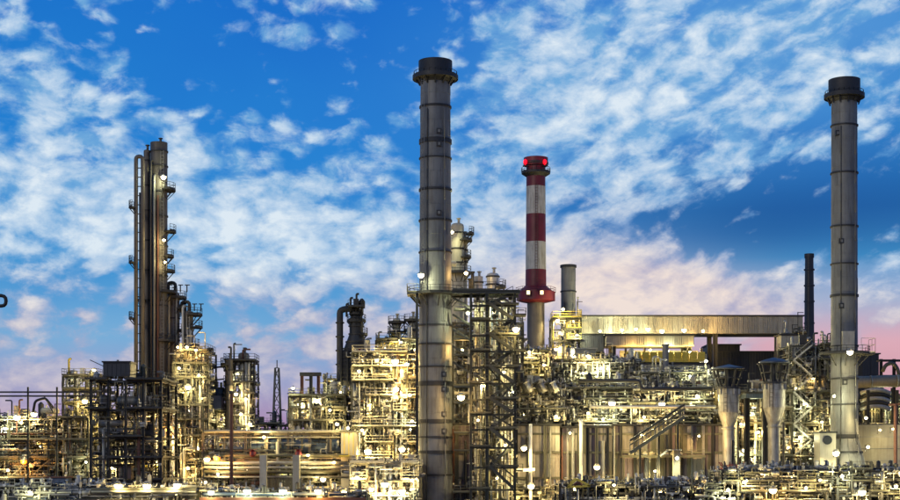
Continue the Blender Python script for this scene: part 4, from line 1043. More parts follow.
furnace('furnace_block', 'dusky panelled furnace wall with one bright downpipe at its middle', 562, 612, 248.5, 426, 3, 5, ('panel', 'plum', 'panel', 'olive'), 5.2, 2)
furnace('furnace_block', 'long panelled furnace wall below the sloping conveyor', 614, 724, 249, 424, 3, 6, ('panel', 'panel', 'plum', 'olive'), 6.0, 2)
o = thing('bright_downpipe', 'bright pale downpipe running down the panelled furnace wall', 'pipe', (X(581, 246), 246, 0))
MB().tube([(X(581, 246), 246, 0), (X(581, 246), 246, Z(421, 246)), (X(581, 246), 249.5, Z(420, 246))], .3, n=10).build('pipe', 'white', o)
o = thing('white_standpipe', 'white lamp standpipe with crossarm beside the stair tower', 'pipe', (X(530.5, 244), 244, 0))
MB().cyl((X(530.5, 244), 244, 0), (X(530.5, 244), 244, Z(424, 244)), .28, n=10).build('pipe', 'white', o)
MB().bar((X(516, 243), 243, Z(470.5, 243)), (X(535, 243), 243, Z(469.5, 243)), .5).build('crossarm', 'white', o)
# catwalk on the wall
o = thing('wall_catwalk', 'railed catwalk along the panelled wall under the sloping conveyor', 'walkway', (X(660, 245), 245, Z(456, 245)))
MB().box(X(622, 245), X(706, 245), 245, 248.6, Z(457.5, 245), Z(456.5, 245)).build('deck', 'olive', o)
railing([(X(622, 245), 245.1), (X(706, 245), 245.1)], Z(456.5, 245), o, 'olive')
for i in range(8):
    b_ = MB().lathe(X(632 + i * 7, 245), 246.2, [(.3, Z(456.5, 245)), (.5, Z(455, 245)), (.45, Z(452.5, 245)), (.1, Z(451.5, 245))], n=10).build('end_cap', ('cream', 'galv', 'alu')[i % 3], o)
for q in (624, 650, 678, 704): member('post', (X(q, 245), 245.3, 0), (X(q, 245), 245.3, Z(457.6, 245)), .25, 'olive', o)
# sloping conveyor / stair
o = thing('sloping_conveyor', 'dark sloping covered stair rising across the panelled wall', 'conveyor', (X(656, 242), 242, Z(440, 242)))
a, b = Vector((X(630, 242), 242, Z(453, 242))), Vector((X(684, 242), 242, Z(417, 242)))
for dz, wd in ((0, .5), (1.3, .18), (2.0, .3)): MB().bar(a + Vector((0, 0, dz)), b + Vector((0, 0, dz)), 1.6, wd).build('chord', 'dark', o)
for i in range(14):
    p = a + (b - a) * (i / 13); MB().bar(p, p + Vector((0, 0, 2.1)), .16).build('upright', 'galv', o)
for f in (.2, .55, .9): p = a + (b - a) * f; member('post', (p.x, p.y + .9, 0), (p.x, p.y + .9, p.z - .2), .3, 'dark', o)
o = thing('white_awning', 'small white lit awning hood under the foot of the conveyor', 'awning', (X(675, 240), 240, 0))
MB().box(X(668, 240), X(681, 240), 239, 242, Z(450.5, 240), Z(449.5, 240)).build('hood', 'cream', o)
MB().bar((X(668, 240), 240, Z(450, 240)), (X(660, 240), 240, Z(456, 240)), .8, .25).build('slope', 'galv', o)
MB().box(X(674, 240), X(680.5, 240), 240.5, 241.5, 0, Z(450.5, 240)).build('stem', 'cream', o)

# dark pipe decks above the furnaces
frame('CD', 'fan_deck', 'dark deck of fan coolers and pipes above the panelled wall', 'steel frame', 518, 566, 252, 14, [386, 398, 410, 422], nb=4, nd=2, mat='dark', phrase='the dark fan deck', pipes=110, fit=800, pal=DARKPAL + (('alu', 5), ('cream', 2)), vert=.3, slab=.5, rail='olive', floor=424)
frame('CE', 'wide_pipe_deck', 'wide dark pipe deck under the corrugated gallery', 'steel frame', 568, 712, 254, 14, [389, 400, 412, 423], nb=9, nd=2, mat='dark', phrase='the wide pipe deck', pipes=240, fit=1500, pal=DARKPAL + (('alu', 5), ('cream', 2)), vert=.3, slab=.4, rail='olive', floor=425)
frame('CF', 'bright_pump_deck', 'crowded bright pipework between striped chimney and gallery', 'steel frame', 548, 640, 272, 12, [361, 372, 384], nb=6, nd=2, mat='olive', phrase='the bright crowded deck', pipes=240, fit=1500, pal=(('alu', 5), ('white', 3), ('cream', 3), ('galv', 4), ('dark', 4), ('olive', 3)), slab=.5, vert=.5, rail='olive', floor=392)
frame('CG', 'dim_upper_deck', 'dimmer crowded deck of pipes below the beige hall', 'steel frame', 518, 550, 268, 12, [352, 364, 376], nb=3, nd=2, mat='olive', phrase='the dim striped chimney deck', pipes=80, fit=420, slab=.6, floor=386)
frame('CH', 'hall_front_deck', 'pipe deck in front of the beige hall below the yellow floor', 'steel frame', 640, 722, 268, 12, [374, 385], nb=5, nd=2, mat='olive', phrase='the deck before the beige hall', pipes=110, fit=700, slab=.5, floor=392)
for q0 in (527, 541, 553):
    o = thing('slanted_stack_pipe', {527: 'left', 541: 'middle', 553: 'right'}[q0] + ' slanted pale pipe pair on the dark fan deck', 'pipe', (X(q0, 250), 250, Z(386, 252)))
    for dq in (0, 4): MB().cyl((X(q0 + dq, 250), 250, Z(392, 250)), (X(q0 + dq - 5, 250), 250, Z(383, 250)), .5, n=10).cyl((X(q0 + dq - 5, 250), 250, Z(383, 250)), (X(q0 + dq - 5.6, 250), 250, Z(382, 250)), .65, n=10).build('pipe', 'alu' if dq else 'dark', o)
o = thing('large_header_pipe', 'thick dark header pipe running along the wide pipe deck', 'pipe', (X(640, 250), 250, Z(390, 250)))
MB().tube([(X(578, 250), 250, Z(381, 250)), (X(640, 250), 250, Z(381, 250)), (X(640, 250), 250, Z(389, 250)), (X(712, 250), 250, Z(389, 250))], .34, n=12).build('pipe', 'stackdk', o)
o = thing('pale_header_pipe', 'pale straight pipe running past the bright lamp on the wide deck', 'pipe', (X(640, 251), 251, Z(408, 251)))
MB().cyl((X(590, 249), 249, Z(407, 249)), (X(716, 249), 249, Z(407, 249)), .28, n=10).build('pipe', 'alu', o)

# beige halls under the gallery
def hall(name, label, px0, px1, Y, pt, pb, dep, mat, panels=True, roofm='dark', cat='building', legs=False, pw=6):
    o = thing(name, label, cat, ((X(px0, Y) + X(px1, Y)) / 2, Y + dep / 2, 0 if not legs else 0))
    zb_ = 0 if pb is None else Z(pb, Y)
    z1 = Z(pt, Y)
    MB().box(X(px0, Y), X(px1, Y), Y + .1, Y + dep, zb_, z1 - .25).build('wall', mat, o)
    if panels:
        n_ = max(1, int((px1 - px0) / pw)); st = (X(px1, Y) - X(px0, Y)) / n_
        for i in range(n_):
            a = X(px0, Y) + i * st
            m = MB().box(a + .04, a + st - .04, Y, Y + .098, zb_ + .05, z1 - .3)
            for j in range(3): m.box(a + st * (j + .35) / 3, a + st * (j + .65) / 3, Y - .09, Y - .002, zb_ + .08, z1 - .33)
            m.build('cladding_panel', mat, o)
    MB().box(X(px0, Y) - .3, X(px1, Y) + .3, Y - .3, Y + dep + .3, z1 - .245, z1).build('roof', roofm, o)
    if legs:
        for q in legs: member('post', (X(q, Y), Y + 1, 0), (X(q, Y), Y + 1, zb_), .9, 'dark', o); member('post', (X(q, Y), Y + dep - 1, 0), (X(q, Y), Y + dep - 1, zb_), .9, 'dark', o)
    return o
YG = 306
G = hall('corrugated_gallery', 'very long beige corrugated overhead gallery right of the striped chimney', 578, 803, YG, 315, 333.5, 9, 'gallery', legs=(598, 716, 792), pw=5)
hall('lower_gallery', 'shorter beige corrugated box hanging below the long gallery', 606, 694, 298, 334.5, 346, 7, 'gallery', legs=(614, 690), pw=6)
o = thing('yellow_floor', 'yellow lit open floor with railings below the shorter gallery', 'platform', (X(662, 296), 300, Z(361, 296)))
MB().box(X(624, 296), X(706, 296), 296, 304, Z(362, 296), Z(360, 296)).build('deck', 'yellow', o)
MB().box(X(624, 296), X(704, 296), 303, 304, Z(360, 296), Z(348, 296)).build('back_wall', 'gallery', o)
for q in range(626, 706, 8): member('panel', (X(q, 296), 296.0, Z(359.8, 296)), (X(q + 7, 296), 296.0, Z(359.8, 296)), .1, 'yellow', o, 'box', 1.5).location.z += .8
for q in (626, 645, 682, 702): member('post', (X(q, 296), 296.6, 0), (X(q, 296), 296.6, Z(348, 296)), .4, 'olive', o)
MB().box(X(640, 296), X(655, 296), 297, 299, Z(360, 296), Z(355, 296)).box(X(670, 296), X(677, 296), 297, 299, Z(360, 296), Z(353, 296)).build('machine', 'stackdk', o)
railing([(X(624, 296), 295.8), (X(706, 296), 295.8)], Z(360, 296), o, 'yellow')
o = thing('tall_vent_post', 'plain grey vent pipe standing before the yellow lit floor', 'pipe', (X(665.5, 284), 284, 0))
MB().lathe(X(665.5, 284), 284, [(.62, 0), (.6, Z(346, 284)), (.75, Z(346, 284)), (.75, Z(344.5, 284))], n=14).build('pipe', 'stack', o)
hall('beige_hall', 'beige flat hall below the yellow lit floor', 640, 710, 286, 363, None, 10, 'gallery', pw=7)
hall('cream_hall', 'low cream roofed hall left of the bright crowded pipework', 532, 596, 290, 348, None, 10, 'cream', roofm='cream', pw=7)
hall('long_tank_house', 'grey long house behind the fan deck', 517, 572, 276, 374, None, 8, 'galv', roofm='galv', pw=7)
hall('tall_link_box', 'dim grey box link where the gallery meets the grey chimney', 580, 604, 300, 334, 352, 6, 'stack', legs=(584, 600), pw=6)
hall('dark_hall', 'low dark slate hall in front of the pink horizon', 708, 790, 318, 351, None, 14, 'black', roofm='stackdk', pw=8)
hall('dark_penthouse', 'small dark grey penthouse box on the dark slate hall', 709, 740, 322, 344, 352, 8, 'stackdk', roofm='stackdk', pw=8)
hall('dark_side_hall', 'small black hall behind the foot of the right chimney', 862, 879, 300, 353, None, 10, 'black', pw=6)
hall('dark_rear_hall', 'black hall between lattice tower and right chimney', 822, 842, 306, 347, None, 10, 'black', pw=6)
# yellow lit platforms by the short grey chimney
frame('YP', 'yellow_platforms', 'yellow lit stacked landings at the foot of the short grey chimney', 'steel frame', 552, 581, 300, 6, [318, 329, 340, 352], nb=2, nd=1, mat='olive', phrase='the yellow lit landings', pipes=34, fit=160, pal=(('cream', 4), ('yellow', 2), ('alu', 3)), rail='yellow', brace=.2)

# ------------------------------------------------------------------ two hoppers with caged tops
def hopper(label, pcx, Y, cap_p, cage_p0, cyl_p0, cyl_p1, cone_p, w_cap, w_cyl, w_low, off):
    k = Y / FOC; cx, cy = X(pcx, Y), Y + 2.5
    o = thing('caged_hopper', label, 'hopper', (cx, cy, 0))
    MB().lathe(cx, cy, [(w_low * k / 2, 0), (w_low * k / 2, Z(cone_p, Y)), (w_cyl * k / 2, Z(cyl_p1, Y)), (w_cyl * k / 2, Z(cyl_p0, Y)), (w_cyl * k / 2 - .3, Z(cyl_p0, Y)), (w_cyl * k / 2 - .3, Z(cyl_p0, Y) - 1)], n=28, caps=False).build('shell', 'hopper', o)
    MB().lathe(cx, cy, [(w_cyl * k / 2, Z(cyl_p0, Y) - .2), (w_cyl * k / 2 + .2, Z(cyl_p0, Y) - .2), (w_cyl * k / 2 + .2, Z(cyl_p0, Y) + .15), (w_cyl * k / 2 - .2, Z(cyl_p0, Y) + .15)], n=28, caps=False).build('rim', 'stackdk', o)
    MB().lathe(cx, cy, [(w_cyl * k / 2 * .28, Z(cyl_p0, Y)), (w_cyl * k / 2 * .22, Z(cage_p0, Y))], n=16).build('inner_duct', 'stackdk', o)
    for i in range(9):
        a = 2 * PI * i / 9 + .13
        member('cage_bar', (cx + w_cyl * k / 2 * .88 * math.cos(a), cy + w_cyl * k / 2 * .88 * math.sin(a), Z(cyl_p0, Y)), (cx + w_cap * k / 2 * .93 * math.cos(a), cy + w_cap * k / 2 * .93 * math.sin(a), Z(cage_p0, Y)), .3, 'dark', o, 'box')
    for f in (.5,):
        r_ = (w_cyl * .44 + w_cap * .93 * .5) * k / 2
        z = (Z(cyl_p0, Y) + Z(cage_p0, Y)) / 2
        MB().lathe(cx, cy, [(r_, z), (r_ + .15, z), (r_ + .15, z + .2), (r_, z + .2)], n=24, caps=False).build('hoop', 'dark', o)
    MB().lathe(cx, cy, [(w_cap * k / 2, Z(cage_p0, Y) + .1), (w_cap * k / 2, Z(cage_p0, Y) + .35), (w_cap * k * .28, Z(cap_p, Y) - .55), (w_cap * k * .15, Z(cap_p, Y) - .4), (.02, Z(cap_p, Y) - .2)], n=24).build('cap', 'blue', o)
    0 and railing([(cx + w_cap * k / 2 * math.cos(2 * PI * i / 14), cy + w_cap * k / 2 * math.sin(2 * PI * i / 14)) for i in range(15)], Z(cage_p0, Y) + .3, o, 'dark', .8)
    MB().cyl((cx - w_cap * k / 2 - .3, cy, Z(cage_p0, Y)), (cx + w_cap * k / 2 + .3, cy, Z(cage_p0, Y)), .14, n=6).build('davit', 'dark', o)
    for i in range(10):       # bolted lugs under the rim and gussets at the cone
        a = 2 * PI * i / 10
        member('lug', (cx + (w_cyl * k / 2 + .1) * math.cos(a), cy + (w_cyl * k / 2 + .1) * math.sin(a), Z(cyl_p0, Y) - 1.1), (cx + (w_cyl * k / 2 + .1) * math.cos(a), cy + (w_cyl * k / 2 + .1) * math.sin(a), Z(cyl_p0, Y) - .2), .22, 'galv', o, 'box')
    MB().lathe(cx, cy, [(w_low * k / 2, Z(cone_p + 3, Y)), (w_low * k / 2 + .25, Z(cone_p + 3, Y)), (w_low * k / 2 + .25, Z(cone_p + 1.5, Y)), (w_low * k / 2, Z(cone_p + 1.5, Y))], n=24, caps=False).build('flange', 'galv', o)
    ladder(cx - w_cyl * k * .25, cy - w_cyl * k * .5 - .15, Z(cyl_p1, Y), Z(cyl_p0, Y), o, 'dark', cage=False)
    for p in (cyl_p0 + 8, cyl_p0 + 16): MB().lathe(cx, cy, [(w_cyl * k / 2, Z(p, Y)), (w_cyl * k / 2 + .05, Z(p, Y)), (w_cyl * k / 2 + .05, Z(p, Y) + .12), (w_cyl * k / 2, Z(p, Y) + .12)], n=28, caps=False).build('seam', 'galv', o)
    member('standpipe', (cx + w_low * k / 2 + .35, cy - 1, 0), (cx + w_low * k / 2 + .35, cy - 1, Z(cone_p - 2, Y)), .18, 'dark', o, 'rod')
    return o
hopper('pale cylinder hopper with blue capped cage, nearer the panelled wall', 731.5, 244, 362, 369, 387, 412, 426, 32, 21, 12, 0)
hopper('pale cylinder hopper with blue capped cage, nearer the lattice tower', 777.5, 243, 355, 363, 382, 407, 424, 31, 22, 12, 0)
frame('HP', 'steel_structure', 'lamplit pipework between and behind the two caged hoppers', 'steel frame', 716, 792, 258, 12, [392, 408, 424, 440, 456], nb=5, nd=2, mat='olive', phrase='the pipework behind the hoppers', pipes=150, fit=800, pal=LITPAL, slab=.5)
hall('slate_duct_box', 'slate blue low box between the two caged hoppers', 746, 768, 254, 392, 398, 5, 'bluegrey', legs=(748, 766), pw=6)
o = thing('red_spray_ring', 'low red spoked ring canopy at the foot of the left hopper', 'canopy', (X(735, 236), 236, 0))
MB().lathe(X(735, 236), 238, [(2.2, Z(470.5, 236)), (2.0, Z(467.5, 236)), (.5, Z(464, 236))], n=18, caps=False).build('canopy', 'red', o)
for i in range(9):
    a = PI * i / 8 + PI; member('spoke', (X(735, 236) + 1.6 * math.cos(a), 238 + 1.6 * math.sin(a), Z(468, 236)), (X(735, 236) + 2.2 * math.cos(a), 238 + 2.2 * math.sin(a), Z(462, 236)), .14, 'red', o, 'box')
member('post', (X(735, 236), 238, 0), (X(735, 236), 238, Z(440, 236)), .3, 'dark', o)

# ------------------------------------------------------------------ lattice tower with silver zigzag
frame('LTW', 'zigzag_tower', 'open lattice tower with pale zigzag stairs left of the right chimney', 'steel tower', 790, 834, 260, 9, [345, 360, 376, 392, 408, 424, 440, 456], nb=3, nd=1, mat='olive', phrase='the zigzag tower', pipes=110, fit=650, brace=.4, slab=.5, pal=(('alu', 3), ('cream', 2), ('olive', 4), ('galv', 3), ('dark', 2)))
zz = [345, 360, 376, 392, 408, 424, 440, 456]
for i, (a, b) in enumerate(zip(zz, zz[1:])):
    x0, x1 = (X(794, 258), X(812, 258)) if i % 2 else (X(812, 258), X(794, 258))
    for dy in (0, .9): member('stringer', (x0, 257.8 + dy, Z(a, 258)), (x1, 257.8 + dy, Z(b, 258)), .12, 'alu', UNITS['LTW']['root'], 'box', .2)
    m = MB()
    for j in range(10): f = (j + .5) / 10; m.box(x0 + (x1 - x0) * f - .14, x0 + (x1 - x0) * f + .14, 257.9, 258.6, Z(a, 258) + (Z(b, 258) - Z(a, 258)) * f - .03, Z(a, 258) + (Z(b, 258) - Z(a, 258)) * f + .03)
    m.bar((x0, 257.7, Z(a, 258) + 1), (x1, 257.7, Z(b, 258) + 1), .09)
    m.build('treads', 'galv', UNITS['LTW']['root'], kind='stuff')
frame('TW2', 'tower_head', 'lit headframe at the end of the long corrugated gallery', 'steel frame', 782, 806, 290, 6, [333, 346, 358], nb=2, nd=1, mat='olive', phrase='the headframe at the gallery end', pipes=24, fit=120, rail='dark')
hall('lit_hut', 'small yellow lit hut under the right end of the gallery', 781, 799, 288, 334, 350, 4, 'gallery', legs=(782, 798), pw=6)
frame('RD', 'right_dark_deck', 'dark deck and pipes linking zigzag tower to right chimney', 'steel frame', 806, 842, 270, 10, [348, 362, 378, 394, 410, 426, 442], nb=3, nd=1, mat='dark', phrase='the dark deck by the right chimney', pipes=90, fit=420, rail='olive', pal=DARKPAL + (('cream', 2), ('alu', 2)))
# thick tan main running right
TM = thing('tan_main_pipe', 'thick tan pipe running behind the right chimney to the picture edge', 'pipe', (X(840, 262), 262, 0))
MB().tube([(X(752, 266), 266, Z(386, 266)), (X(800, 266), 266, Z(384, 266)), (X(930, 266), 266, Z(380, 266))], 1.05, n=18, bend=2).build('pipe', 'duct', TM)
for q in (762, 790, 818, 870, 896): MB().cyl((X(q, 266), 266, Z(386 - (q - 752) * .034, 266)), (X(q + 1.2, 266), 266, Z(386 - (q - 752) * .034, 266)), 1.17, n=18).build('joint_band', 'galv', TM)
for q in (770, 828, 868, 897): member('post', (X(q, 266), 266, 0), (X(q, 266), 266, Z(390, 266)), .5, 'dark', TM)
# elbows fan at right
FB = thing('exhaust_bank', 'bank of stacked pale curved ducts right of the right chimney', 'duct', (X(878, 272), 272, 0))
for i in range(5):
    p = 390 + i * 4
    MB().tube([(X(864, 270), 272, Z(p + 3, 270)), (X(872, 270), 271, Z(p, 270)), (X(884, 270), 271, Z(p, 270)), (X(893, 270), 272, Z(p + 3, 270))], .42, n=10, bend=2).build('duct', ('alu', 'dark')[i % 2], FB)
for q in (866, 892): member('post', (X(q, 273), 273, 0), (X(q, 273), 273, Z(388, 273)), .4, 'olive', FB)
frame('RE', 'steel_structure', 'open frame of pipes at the right edge above the pale tank', 'steel frame', 864, 925, 276, 10, [398, 410, 422], nb=5, nd=1, mat='olive', phrase='the open frame at the right edge', pipes=90, fit=480, slab=.5)
PF = thing('top_right_portal', 'dark portal frame silhouetted at the right edge of the sky', 'portal', (X(892, 274), 274, 0))
for q in (881, 894, 910): member('post', (X(q, 274), 274, 0), (X(q, 274), 274, Z(359, 274)), .5, 'dark', PF)
for p in (359.5, 375): MB().box(X(879, 274), X(925, 274), 273.7, 276, Z(p + 1.6, 274), Z(p, 274)).build('lintel', 'dark', PF)
MB().tube([(X(881, 274), 273, Z(372, 274)), (X(884, 274), 273, Z(365, 274)), (X(892, 274), 273, Z(363, 274)), (X(897, 274), 273, Z(371, 274)), (X(897, 274), 273, Z(380, 274))], .35, n=8).build('pipe', 'olive', PF)
# pale tank
PTk = thing('pale_tank', 'broad cream tank with dark rim right of the flared chimney foot', 'tank', (X(892, 262), 272, 0))
tk = MB().lathe(X(893, 262), 273, [(8.2, 0), (8.2, Z(426, 262)), (8.35, Z(426, 262)), (8.35, Z(424.5, 262)), (7.9, Z(424.3, 262)), (.02, Z(421, 262))], n=56, caps=False).build('shell', 'cream', PTk)
for p in (437, 449, 461): MB().lathe(X(893, 262), 273, [(8.2, Z(p, 262)), (8.27, Z(p, 262)), (8.27, Z(p, 262) + .14), (8.2, Z(p, 262) + .14)], n=56, caps=False).build('course_band', 'galv', PTk)
railing([(X(893, 262) + 8.1 * math.cos(PI + PI * i / 12), 273 + 8.1 * math.sin(PI + PI * i / 12)) for i in range(13)], Z(424.5, 262), PTk, 'dark')
o = thing('rust_post', 'thin rust brown post in front of the pale tank', 'pole', (X(895.5, 250), 250, 0))
MB().cyl((X(895.5, 250), 250, 0), (X(895.5, 250), 250, Z(404, 250)), .3, n=10).build('shaft', 'rust', o); MB().bar((X(889, 250), 250, Z(405, 250)), (X(902, 250), 250, Z(404, 250)), .35).build('arm', 'rust', o)
o = thing('small_cream_house', 'small cream hut with an arched dark opening by the flared chimney foot', 'hut', (X(828, 248), 248, 0))
MB().box(X(820, 248), X(836, 248), 248, 252, 0, Z(433, 248)).build('wall', 'cream', o)
MB().box(X(819, 248), X(837, 248), 247.7, 252.3, Z(433, 248), Z(431.5, 248)).build('roof', 'dark', o)
MB().lathe(0, 0, [(.02, 0)], n=3, caps=False)
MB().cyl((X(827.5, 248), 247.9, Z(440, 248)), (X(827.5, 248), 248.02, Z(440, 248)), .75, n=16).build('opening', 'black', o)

# ------------------------------------------------------------------ foreground racks
frame('F1', 'front_lamp_rack', 'long front rack carrying a row of floodlights at the lower left', 'pipe rack', -20, 198, 212, 5, [487.5, 496], nb=12, nd=1, mat='olive', phrase='the front rack', pipes=130, fit=750, brace=.15, slab=.4, vert=.6, post=.3, rail='galv')
frame('F2', 'front_rust_rack', 'long front rack with a rust red lower beam', 'pipe rack', 200, 366, 212, 5, [492, 502], nb=9, nd=1, mat='olive', phrase='the rust beamed rack', pipes=80, fit=520, brace=.1, slab=.3, vert=.5, post=.3, rail='cream')
for q in (213, 216): pass
MB().box(X(200, 211), X(366, 211), 210.6, 210.9, Z(504, 211), Z(497.5, 211)).build('rust_beam', 'rust', UNITS['F2']['root'])
for p, mt in ((489, 'olive'), (491.5, 'galv')): MB().cyl((X(92, 211), 210.6, Z(p, 211)), (X(196, 211), 210.6, Z(p, 211)), .2, n=10).build('pipe', mt, UNITS['F1']['root'])
frame('F3', 'front_pipe_thicket', 'dark thicket of front pipework below the panelled wall', 'steel frame', 560, 722, 222, 10, [484, 492], nb=9, nd=1, mat='dark', clutter=False, phrase='the front thicket', pipes=150, fit=900, pal=DARKPAL + (('alu', 2),), brace=.2, slab=.3, vert=.45, rail='olive')
frame('F4', 'front_right_thicket', 'dark thicket of front pipework below hoppers and right chimney', 'steel frame', 722, 925, 222, 10, [470, 482, 492], nb=11, nd=1, mat='dark', clutter=False, phrase='the right front thicket', pipes=200, fit=1300, pal=DARKPAL + (('alu', 2),), brace=.2, slab=.3, vert=.45, rail='olive')
frame('F5', 'front_middle_thicket', 'low pipework at the foot of the main chimney and stairs', 'steel frame', 420, 558, 246, 8, [486, 494], nb=8, nd=1, mat='olive', phrase='the low pipework at the main chimney', pipes=60, fit=300, slab=.4, vert=.4)
o = thing('yellow_gable_frame', 'small yellow gabled frame among the front pipes below the panelled wall', 'canopy', (X(577, 220), 220, 0))
for s_ in (0, 3):
    for a, b in (((568, 487), (577, 479)), ((577, 479), (590, 486)), ((568, 487), (590, 486))): MB().bar((X(a[0], 220), 220 + s_, Z(a[1], 220)), (X(b[0], 220), 220 + s_, Z(b[1], 220)), .3).build('rafter', 'yellow', o)
for q in (570, 588): member('post', (X(q, 220), 220, 0), (X(q, 220), 220, Z(487, 220)), .25, 'olive', o)
MB().tube([(X(574, 220), 219.8, Z(485, 220)), (X(578, 220), 219.8, Z(482, 220)), (X(582, 220), 219.8, Z(485, 220))], .2, n=7).build('pipe', 'rust', o)
o = thing('slate_kiosk', 'slate blue kiosk at the lower left behind the front rack', 'kiosk', (X(56, 226), 228, 0))
MB().box(X(47, 226), X(65, 226), 226, 230, 0, Z(478, 226)).build('wall', 'bluegrey', o)
MB().box(X(46, 226), X(66, 226), 225.7, 230.3, Z(478, 226), Z(476.6, 226)).build('roof', 'rust', o)
for q in (49, 54.5, 60): MB().box(X(q, 226), X(q + 4.5, 226), 225.9, 225.99, Z(493, 226), Z(480, 226)).build('panel', 'bluegrey', o)
for q, s_ in ((36, 1), (70, -1)):
    pass
# street lamp arm poking in at the left edge
o = thing('curved_lamp_arm', 'curved dark lamp arm reaching in at the left picture edge', 'street lamp', (X(-20, 150), 150, 0))
MB().tube([(X(-20, 150), 150, 0), (X(-20, 150), 150, Z(306, 150)), (X(6, 150), 150, Z(306, 150)), (X(6, 150), 150, Z(296, 150)), (X(-8, 150), 150, Z(295, 150))], .18, n=10, bend=.5).build('arm', 'dark', o)
# distant tanks closing the horizon
for i, (a, b, p, YY, wd) in enumerate(((-60, 20, 446, 420, 'cream'), (30, 100, 449, 440, 'galv'), (180, 240, 447, 430, 'galv'), (296, 350, 446, 450, 'cream'), (860, 960, 448, 430, 'galv'))):
    cx = X((a + b) / 2, YY); r_ = (b - a) / 2 * YY / FOC
    o = thing('storage_tank', ('distant %s storage tank glimpsed through %s' % (('pale', 'grey', 'grey', 'pale', 'grey')[i], ('the edge pipework', 'the black steel frame', 'the brown column frame', 'the stepped frame', 'the right edge frame')[i])), 'tank', (cx, YY + r_, 0))
    MB().lathe(cx, YY + r_, [(r_, 0), (r_, Z(p, YY)), (.02, Z(p - 3, YY))], n=40, caps=False).build('shell', wd, o)
    MB().lathe(cx, YY + r_, [(r_, Z(p, YY) - .5), (r_ + .2, Z(p, YY) - .5), (r_ + .2, Z(p, YY)), (r_, Z(p, YY))], n=40, caps=False).build('wind_girder', 'stackdk', o)

